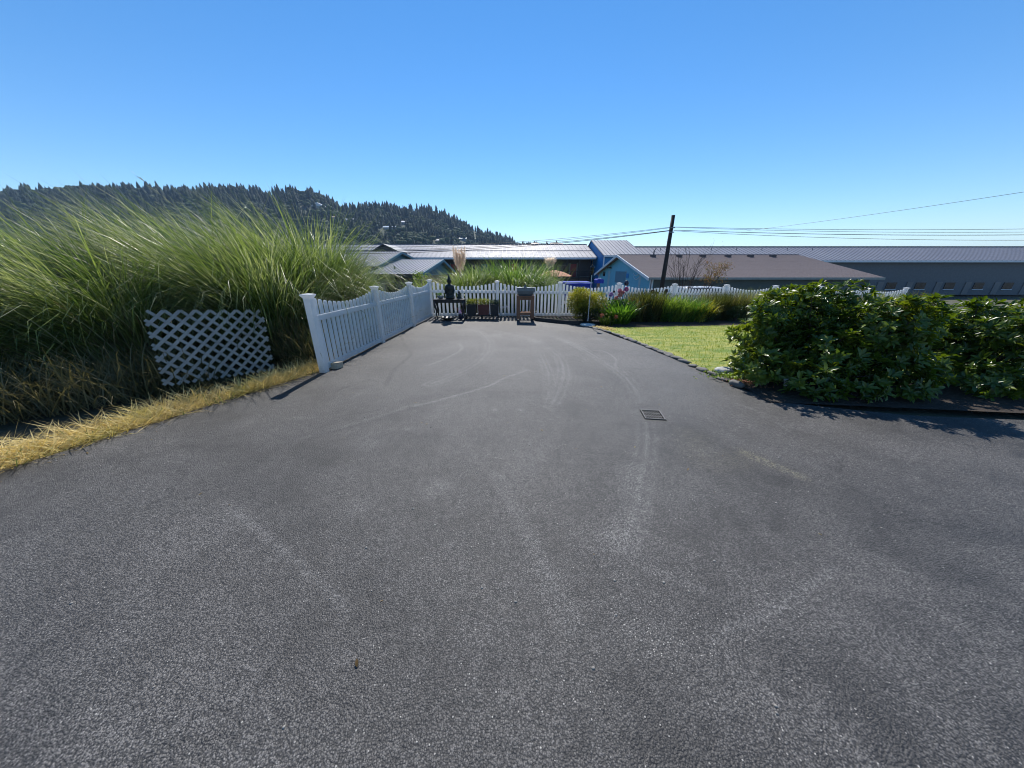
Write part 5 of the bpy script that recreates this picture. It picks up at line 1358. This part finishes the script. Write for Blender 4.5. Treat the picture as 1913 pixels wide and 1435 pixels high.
o = link('rock', rock_mesh(11, 'rock', stone_pale, .45), None, (p.x + .06, p.y + .02, .05), (.05, .1, .3)); o.scale = (.15, .10, .13); tag(o, 'flat-topped pale rock at the lawn corner', 'rock')
for k, (px, py, s, lab) in enumerate(((1392, 696, .12, 'cream rock half under the big shrub'), (1400, 690, .08, 'small pale rock behind the cream rock'), (1375, 722, .07, 'small brown stone in the shrub shadow at the asphalt edge'))):
    p = gp(px, py); o = link('rock', rock_mesh(21 + k, 'rock', stone_pale if k < 2 else stone_m, .6), None, (p.x, p.y, .04), (0, 0, k)); o.scale = (s * 1.3, s * .8, s); tag(o, lab, 'rock')
# wood chips
n = 260; c_ = np.stack([RNG.normal(3.42, .12, n), RNG.normal(4.28, .10, n), RNG.uniform(.02, .05, n)], 1)
v, f = leaves(c_, rdir(n) * [1, 1, .3], rdir(n) * .3 + [0, 0, 1.0], RNG.uniform(.02, .05, n), RNG.uniform(.012, .022, n))
tag(link('bark_chips', np_mesh('bark_chips', v, f, M('red_bark_chip', (.30, .12, .06), (.20, .09, .05), 30, .8))), 'scattered reddish bark chips beside the pale rock', 'bark chips', kind='stuff')
n = 900; c_ = np.stack([RNG.normal(3.55, .22, n), RNG.normal(4.55, .10, n), RNG.uniform(.0, .07, n)], 1)
v, f = leaves(c_, rdir(n) + [0, 0, .5], rdir(n) * .5 + [0, 0, 1.0], RNG.uniform(.03, .06, n), RNG.uniform(.015, .03, n))
tag(link('ground_ivy', np_mesh('ground_ivy', v, f, bright_l)), 'low bright green creeping weeds at the lawn corner', 'weeds', kind='stuff')
# litter of leaves at the bed corner and along the edge
n = 700; t = RNG.uniform(0, 1, n); c_ = np.stack([2.62 + .25 * t + RNG.normal(0, .10, n), 9.5 - .55 * t + RNG.normal(0, .07, n), np.full(n, 0.)], 1); c_[:, 2] = G(c_[:, 0], c_[:, 1]) + RNG.uniform(.02, .05, n)
v, f = leaves(c_, rdir(n) * [1, 1, .3], rdir(n) * .3 + [0, 0, 1.0], RNG.uniform(.02, .06, n), RNG.uniform(.01, .03, n))
tag(link('leaf_litter', np_mesh('leaf_litter', v, f, straw_m)), 'dry leaf litter at the corner where edging meets flower bed', 'leaf litter', kind='stuff')

# grit and twigs on the asphalt
n = 420; lst = []
for k in range(n):
    x = random.gauss(0, 2.2); y = random.uniform(.55, 9.5)
    if x > interp(RIGHT, y) - .1 or x < interp(LEFT, y) + .1: continue
    if random.random() < .45:
        e_ = random.choice((interp(RIGHT, y) - abs(random.gauss(0, .12)), interp(LEFT, y) + abs(random.gauss(0, .15)))); x = float(e_) if abs(e_) < 4.5 else x
    r_g = random.uniform(.003, .008); rr_ = ICO_V * np.array([r_g * random.uniform(.7, 1.4), r_g, r_g * .6]) * RNG.uniform(.8, 1.2, (12, 1)) + np.array([x, y, g1(x, y) + r_g * .3])
    lst.append((rr_, ICO_F))
tag(link('grit', np_mesh('grit', *cat_vf(lst), M('pale_grit', (.34, .31, .27), (.16, .15, .14), 40, .8))), 'loose pale grit scattered over the asphalt', 'grit', kind='stuff')
n = 240; yq = RNG.uniform(.7, 9.4, n); side = RNG.random(n) < .5
xq = np.where(side, interp(RIGHT, yq) - np.abs(RNG.normal(0, .16, n)), interp(LEFT, yq) + np.abs(RNG.normal(0, .2, n))); mid_ = RNG.random(n) < .25; xq = np.where(mid_, RNG.uniform(-2.5, 2.5, n), xq)
keep = np.abs(xq) < 5; xq, yq = xq[keep], yq[keep]; n = len(xq)
v, f = leaves(np.stack([xq, yq, G(xq, yq) + .004], 1), rdir(n) * [1, 1, .15], rdir(n) * .2 + [0, 0, 1.0], RNG.uniform(.012, .045, n), RNG.uniform(.006, .016, n), .1, .2)
tag(link('fallen_leaves', np_mesh('fallen_leaves', v, f, leafM('fallen_leaf', (.20, .13, .05), (.10, .06, .03), (.36, .30, .10)))), 'small dry leaves blown along the pavement edges', 'fallen leaves', kind='stuff')
# solar path light
p = gp(1462, 734); p.z = 0
sl_ = empty('path_light', (p.x, p.y, 0), 0, 'small clear-headed spike light under the big shrub', 'garden light')
MB().tube([(p.x, p.y, 0), (p.x, p.y, .10)], .008, 6).build('spike', black_plastic, sl_)
MB().lathe([(.015, .10), (.02, .115), (.018, .12), (.022, .15), (.034, .19), (.038, .20), (.004, .203)], (p.x, p.y, 0), 12).build('lens', M('clouded_lens', (.42, .42, .40), None, 9, .3), sl_, True)

# drain grate
ga, gb_, gc = gp(1200, 767), gp(1237, 768), gp(1204, 784)
gcx, gcy = (gp(1219, 775.5).x, gp(1219, 775.5).y); gw, gd = (gb_.x - ga.x) / 2 * .96, (ga.y - gc.y) / 2
gr = empty('drain_grate', (gcx, gcy, 0), R(-8), 'square cast drain grate with three rows of slots set in the asphalt', 'drain grate')
z = .004
MB().box(-gw - .006, gw + .006, -gd - .006, gd + .006, .0015, .0038).build('slot_shade', slot_shade_m, gr, world_coords=False)  # thin black plate; the shade inside the slots is put into its colour
fr = MB(); e = .012
fr.box(-gw, gw, -gd, -gd + e, .004, .012).box(-gw, gw, gd - e, gd, .004, .012).box(-gw, -gw + e, -gd + e, gd - e, .004, .012).box(gw - e, gw, -gd + e, gd - e, .004, .012)
fr.build('frame', iron_m, gr, world_coords=False)
for k in (-1, 1): MB().box(-gw + e, gw - e, k * gd / 3 - .005, k * gd / 3 + .005, .004, .0062).build('cross_bar', iron_m, gr, world_coords=False)
for k in range(10):
    x = -gw + e + (2 * gw - 2 * e) * (k + 1) / 11
    MB().box(x - .0026, x + .0026, -gd + e, gd - e, .004, .0054).build('bar', iron_m, gr, world_coords=False)

# ---- white pole on disc base
b = gp(1098, 602); b.z = g1(b.x, b.y)
up_ = empty('pole_stand', b, 0, 'thin white pole on a round white base with a dark lantern on top', 'stand')
MB().lathe([(.19, .0), (.235, .012), (.24, .03), (.21, .045), (.06, .065), (.03, .075)], b, 32).build('base', M('off_white_base', (.62, .61, .57), (.5, .49, .46), 8, .5), up_, True)
MB().tube([(b.x, b.y, b.z + .07), (b.x, b.y, b.z + .14)], .018, 10).build('sleeve', black_plastic, up_)
zt = at(1107, 514, b.y).z
MB().tube([(b.x, b.y, b.z + .14), (b.x, b.y, zt)], .0125, 10).build('pole', pole_white, up_)
MB().lathe([(.012, 0), (.03, .02), (.028, .05), (.05, .07), (.055, .13), (.05, .19), (.075, .2), (.06, .235), (.02, .27), (.004, .3)], (b.x, b.y, zt), 14).build('lantern', black_plastic, up_, True)

# ---- console table and what stands on it
ty = 10.45; tz = at(840, 558.5, ty).z
tx0, tx1 = at(811, 560, ty).x, at(868.5, 560, ty).x
tb = empty('console_table', ((tx0 + tx1) / 2, ty, 0), 0, 'dark lacquered console table with curved legs in the fence corner', 'table')
MB().box(tx0, tx1, ty - .19, ty + .19, tz - .035, tz).build('table_top', table_m, tb, bevel=.006)
MB().box(tx0 + .05, tx1 - .05, ty - .16, ty + .16, tz - .11, tz - .036).build('apron', table_m, tb)
for sx in (0, 1):
    for sy in (-1, 1):
        x = tx0 + .05 if sx == 0 else tx1 - .05; s = 1 if sx == 0 else -1; y = ty + sy * .15
        MB().tube([(x, y, tz - .04), (x - s * .02, y, tz * .78), (x + s * .035, y, tz * .45), (x + s * .02, y, tz * .2), (x - s * .03, y, .04), (x - s * .035, y, .0)], [.038, .036, .026, .02, .022, .03], 8).build('leg', table_m, tb, True)
# statue: seated figure with pointed crown, worked as one body
sx_, sy_ = at(840, 540, ty).x, ty
k_ = (at(840, 512, ty).z - tz)
st = empty('seated_statue', (sx_, sy_, tz), 0, 'dark bronze seated statue with a tall pointed crown on the table', 'statue')
def ell(mb, cx, cy, cz, rx, ry, rz, n=18, m=10):
    return mb.rings([[(cx + rx * math.sin(math.pi * j / m) * math.cos(2 * math.pi * i / n), cy + ry * math.sin(math.pi * j / m) * math.sin(2 * math.pi * i / n), cz - rz * math.cos(math.pi * j / m)) for i in range(n)] for j in range(1, m)])
H = k_ / 1.0
body = MB()
prof = [(.155, 0), (.175, .03), (.172, .10), (.150, .16), (.150, .30), (.168, .40), (.176, .47), (.168, .525), (.13, .565), (.07, .59), (.048, .605), (.045, .63), (.060, .645), (.075, .675), (.080, .72), (.074, .755), (.068, .775), (.060, .80), (.045, .85), (.028, .90), (.014, .95), (.004, 1.0)]
rings_ = []
for r_f, z in prof:
    yk = .72 if z < .58 else 1.0
    rings_.append([(sx_ + r_f * H * 1.12 * math.cos(2 * math.pi * i / 24), sy_ + r_f * H * yk * math.sin(2 * math.pi * i / 24), tz + z * H) for i in range(24)])
body.rings(rings_); body.build('body', bronze, st, True)
for s in (-1, 1):
    MB().tube([(sx_ + s * .155 * H, sy_, tz + .50 * H), (sx_ + s * .185 * H, sy_ - .03 * H, tz + .36 * H), (sx_ + s * .17 * H, sy_ - .09 * H, tz + .24 * H), (sx_ + s * .05 * H, sy_ - .145 * H, tz + .20 * H)], [.042 * H, .038 * H, .034 * H, .024 * H], 10).build('arm', bronze, st, True)
    MB().tube([(sx_ + s * .04 * H, sy_ - .10 * H, tz + .06 * H), (sx_ + s * .16 * H, sy_ - .10 * H, tz + .055 * H), (sx_ + s * .10 * H, sy_ - .17 * H, tz + .05 * H), (sx_ - s * .05 * H, sy_ - .18 * H, tz + .05 * H)], [.05 * H, .05 * H, .04 * H, .025 * H], 10).build('leg', bronze, st, True)
    m = MB(); ell(m, sx_ + s * .092 * H, sy_, tz + .70 * H, .012 * H, .015 * H, .045 * H, 8, 6); m.build('ear', bronze, st, True)
m = MB(); ell(m, sx_, sy_ - .08 * H, tz + .70 * H, .012 * H, .018 * H, .025 * H, 8, 6); m.build('nose', bronze, st, True)
MB().lathe([(.082, 0), (.086, .008), (.082, .018)], (sx_, sy_, tz + .755 * H), 20).build('crown_band', bronze, st, True)
# pots on the table
x = at(823, 555, ty).x
pp1 = empty('planter_bowl', (x, ty, tz), 0, 'grey bowl planter with small green sprigs at the left end of the table', 'planter')
r_ = .10
MB().lathe([(.055, 0), (.07, .01), (.095, .06), (.10, .095), (.092, .1), (.085, .085), (.004, .08)], (x, ty, tz + .001), 20).build('bowl', pot_grey, pp1, True)
MB().tube([(x - .06, ty, tz + .09), (x, ty, tz + .125), (x + .07, ty, tz + .115), (x + .105, ty, tz + .06)], .014, 8).build('driftwood', stone_pale, pp1, True)
n = 120; c_ = np.stack([RNG.normal(-.02, .04, n), RNG.normal(0, .03, n), RNG.uniform(.09, .17, n)], 1)
v, f = leaves(c_, rdir(n) + [0, 0, .8], rdir(n), RNG.uniform(.025, .05, n), RNG.uniform(.01, .02, n)); link('sprigs', np_mesh('sprigs', v, f, lily_m), pp1)['kind'] = 'stuff'
x = at(858, 555, ty).x
fg = empty('small_figurine', (x, ty, tz), 0, 'small dark seated figurine on a plate at the right end of the table', 'figurine')
MB().lathe([(.06, 0), (.09, .012), (.12, .02), (.12, .026), (.004, .02)], (x, ty, tz + .001), 24).build('plate', pot_grey, fg, True)
MB().lathe([(.06, .02), (.075, .04), (.06, .07), (.045, .09), (.05, .13), (.045, .155), (.02, .17), (.028, .185), (.03, .21), (.018, .235), (.003, .265)], (x, ty, tz), 14, 1.1, .8).build('body', bronze, fg, True)
n = 70; c_ = np.stack([RNG.normal(-.0, .06, n), RNG.normal(0, .03, n), RNG.uniform(.03, .10, n)], 1)
v, f = leaves(c_, rdir(n) + [0, 0, .6], rdir(n), RNG.uniform(.025, .05, n), RNG.uniform(.01, .02, n)); link('sprigs', np_mesh('sprigs', v, f, lav_m), fg)['kind'] = 'stuff'
# under the table
x = at(836, 586, 10.4).x
own('shallow_bowl', MB().lathe([(.10, 0), (.16, .02), (.24, .07), (.25, .085), (.235, .08), (.1, .03), (.004, .025)], (x, 10.42, 0), 24), pot_dark, (x, 10.42, 0), True, label='wide shallow dark bowl on the ground under the table', cat='bowl')
x = at(860, 580, 10.5).x
gp_ = empty('glass_jar_planter', (x, 10.5, 0), 0, 'dark glazed pot with mauve sprig under the table right side', 'planter')
MB().lathe([(.06, 0), (.075, .02), (.08, .12), (.07, .17), (.06, .165), (.004, .15)], (x, 10.5, 0), 18).build('pot', navy, gp_, True)
n = 90; c_ = np.stack([RNG.normal(0, .035, n), RNG.normal(0, .03, n), RNG.uniform(.16, .30, n)], 1)
v, f = leaves(c_, rdir(n) + [0, 0, .8], rdir(n), RNG.uniform(.02, .04, n), RNG.uniform(.01, .02, n)); link('sprigs', np_mesh('sprigs', v, f, mauve_m), gp_)['kind'] = 'stuff'
# pink blooms showing through the fence
for k, (px, py, Y, lab) in enumerate(((853.5, 573, 11.9, 'pink blooms seen between pickets right of the table legs'), (943, 575, 11.9, 'pair of pale pink blooms seen through the pickets left of the trough'), (1050, 567, 12.3, 'pale pink blooms seen through the pickets by the golden shrub'))):
    p = at(px, py, Y); hr = empty('hydrangea', (p.x, Y, g1(p.x, Y)), 0, lab, 'flower', 'pink blooms beyond the fence')
    for q in ((-.06, .0), (.08, .03), (.0, -.10)): flower(hr, (q[0] * 1.2, 0, p.z - hr.location.z + q[1]), .055, white_p if k else pink_m, n=70)
    n = 160; c_ = np.stack([RNG.normal(0, .12, n), RNG.normal(.05, .08, n), RNG.uniform(.02, max(.1, p.z - hr.location.z), n)], 1)
    v, f = leaves(c_, rdir(n) + [0, 0, .3], rdir(n), RNG.uniform(.05, .09, n), RNG.uniform(.03, .05, n)); link('foliage', np_mesh('foliage', v, f, dkleaf), hr)['kind'] = 'stuff'
# ---- planters by the fence on a low shelf
py_ = 10.85
sx0, sx1 = at(868, 585, py_).x, at(933, 585, py_).x
sh = empty('low_shelf', (sx0, py_, 0), 0, 'low dark wooden plant shelf along the fence foot', 'shelf')
MB().box(sx0, sx1, py_ - .15, py_ + .1, .075, .10).build('board', timber_dark, sh)
for k in range(3):
    x = sx0 + .02 + (sx1 - sx0 - .09) * k / 2; MB().box(x, x + .05, py_ - .13, py_ + .08, 0, .074).build('foot', timber_dark, sh)
suc = leafM('yellow_succulent', (0.22, 0.26, 0.05), (0.44, 0.42, 0.12), None, .35, .4, (1.2, 1.2, .6)); suc2 = leafM('grey_succulent', (0.08, 0.11, 0.08), (0.16, 0.18, 0.14), None, .3, .4)
for k, (pa_, pb_, m, lm, lab) in enumerate(((872, 890, pot_dark, suc, 'dark brown trough of yellow-green succulents, left on the shelf'), (893, 914, terracotta, suc, 'red-brown trough of yellow succulents, middle of the shelf'), (916, 932, pot_dark, suc2, 'dark trough with grey-green leaves at the shelf right end'))):
    x0, x1 = at(pa_, 575, py_).x, at(pb_, 575, py_).x; r0 = empty('planter_box', ((x0 + x1) / 2, py_, .101), 0, lab, 'planter', 'planters on the low shelf')
    hh = at(900, 568.5, py_).z - .101
    MB().hexa([(x0 + .02, py_ - .10, .101), (x1 - .02, py_ - .10, .101), (x1 - .02, py_ + .06, .101), (x0 + .02, py_ + .06, .101)], [(x0, py_ - .12, .101 + hh), (x1, py_ - .12, .101 + hh), (x1, py_ + .08, .101 + hh), (x0, py_ + .08, .101 + hh)]).build('box', m, r0, bevel=.006)
    n = 380; L_ = x1 - x0; c_ = np.stack([RNG.uniform(-L_ / 2, L_ / 2, n), RNG.normal(-.02, .05, n), hh + RNG.uniform(-.02, .16, n) * (1 if k < 2 else .7)], 1)
    v, f = leaves(c_, rdir(n) + [0, 0, .8], rdir(n), RNG.uniform(.035, .075, n), RNG.uniform(.015, .03, n)); link('foliage', np_mesh('foliage', v, f, lm), r0)
# ---- galvanised trough on timber stand
wy = 10.75; wx0, wx1 = at(965, 580, wy).x, at(997, 580, wy).x
zt = at(981, 552, wy).z; zr = at(981, 537.5, wy).z
ws = empty('timber_stand', ((wx0 + wx1) / 2, wy, 0), 0, 'red-brown timber stand with open front under the metal trough', 'stand')
for x in (wx0, wx1 - .11):
    for y in (wy - .2, wy + .08): MB().box(x, x + .11, y, y + .09, 0, zt - .05).build('leg', wood_red, ws, bevel=.004)
MB().box(wx0, wx1, wy - .215, wy + .185, zt - .049, zt).build('top_board', wood_red, ws, bevel=.004)
for z in (zt - .13, .13): MB().box(wx0 + .112, wx1 - .112, wy - .195, wy - .15, z, z + .075).build('cross_rail', wood_red, ws)
for z in (.13,): MB().box(wx0 + .112, wx1 - .112, wy + .1, wy + .14, z, z + .075).build('cross_rail', wood_red, ws)
tr = empty('metal_trough', ((wx0 + wx1) / 2, wy, zt), 0, 'grey galvanised trough planter on the timber stand', 'trough')
cx_ = (wx0 + wx1) / 2; wd = (wx1 - wx0) / 2
rg = []
for z, k_ in ((zt + .001, .70), (zt + (zr - zt) * .25, .88), (zt + (zr - zt) * .6, .98), (zr, 1.0)):
    rg.append([(cx_ + wd * k_ * sgx * (1 if a else .96), wy + .2 * k_ * sgy * (.9 if a else 1), z) for sgx, sgy, a in ((-1, -1, 1), (-1, -1, 0), (1, -1, 0), (1, -1, 1), (1, 1, 1), (1, 1, 0), (-1, 1, 0), (-1, 1, 1))])
MB().rings(rg).build('basin', galv, tr)
MB().tube([(cx_ - wd, wy - .2, zr), (cx_ + wd, wy - .2, zr)], .01, 6).build('rim', galv, tr); MB().tube([(cx_ - wd, wy + .2, zr), (cx_ + wd, wy + .2, zr)], .01, 6).build('rim', galv, tr)
MB().box(cx_ + wd, cx_ + wd + .02, wy - .16, wy + .05, zr - .13, zr - .01).build('handle', galv, tr)
MB().squares([(.055, 0), (.05, .03), (.004, .11)], (cx_ - .01, wy - .04, zr)).build('stone_pyramid', stone_m, tr)
n = 60; c_ = np.stack([RNG.choice([-.1, .15, .22], n) + RNG.normal(0, .02, n), RNG.normal(0, .04, n), zr - zt + RNG.uniform(0, .05, n)], 1)
v, f = leaves(c_, rdir(n) + [0, 0, .8], rdir(n), RNG.uniform(.02, .045, n), RNG.uniform(.01, .02, n)); link('sprigs', np_mesh('sprigs', v, f, lav_m), tr)['kind'] = 'stuff'
# ---- raised timber edge
rb = empty('raised_bed_edge', (.7, 10.9, 0), 0, 'low dark timber edging of the raised bed right of the trough', 'bed edging')
q = [gp(998, 588.0, .1), gp(1006, 596, .0), gp(1045, 599.5, 0), gp(1082, 603, 0)]
q = [Vector((.68, 11.15, 0)), Vector((.82, 10.63, 0)), Vector((1.50, 10.22, 0)), Vector((2.12, 9.92, 0))]
for a, b_ in zip(q[:-1], q[1:]):
    d = (b_ - a); L = d.length; az = math.atan2(d.y, d.x); z = g1(a.x, a.y)
    mb = MB().box(.003, L - .003, -.025, .025, -.02, .115); o = link('plank', mb.mesh('plank', timber_dark), rb, (a.x - .7, a.y - 10.9, z), (0, 0, az)); bv = o.modifiers.new('bevel', 'BEVEL'); bv.width = .006
for k in range(3): pass
scrub('bed_weeds', 1.0, 10.85, 2.3, 10.5, .12, 300, .05, .2, dkleaf, 'sparse weeds in the raised bed behind the dark timber', 'weeds', .01)
# yellow-green bush beyond the fence, left
c = at(787, 522, 15.5); shrub('lime_bush', c.x, 15.5, .55, .5, 1.25, 900, (.05, .09), .6, bright_l, 'lime-green bush beyond the scalloped last fence bay', gz=c.z - .85)

# ================================================================== AIR
HAZE = 0.00016
if HAZE > 0:
    hz = MB().box(-4600, 4600, -4600, 4600, -9.0, 190.0)
    m = bpy.data.materials.new('sea_haze'); m.use_nodes = True; nt = m.node_tree
    nt.nodes.remove(nt.nodes['Principled BSDF'])
    pv = nt.nodes.new('ShaderNodeVolumePrincipled'); pv.inputs['Color'].default_value = (.48, .70, 1.0, 1); pv.inputs['Density'].default_value = HAZE; pv.inputs['Anisotropy'].default_value = 0.0
    nt.links.new(pv.outputs[0], nt.nodes['Material Output'].inputs['Volume'])
    tag(hz.build('haze', m), kind='stuff')
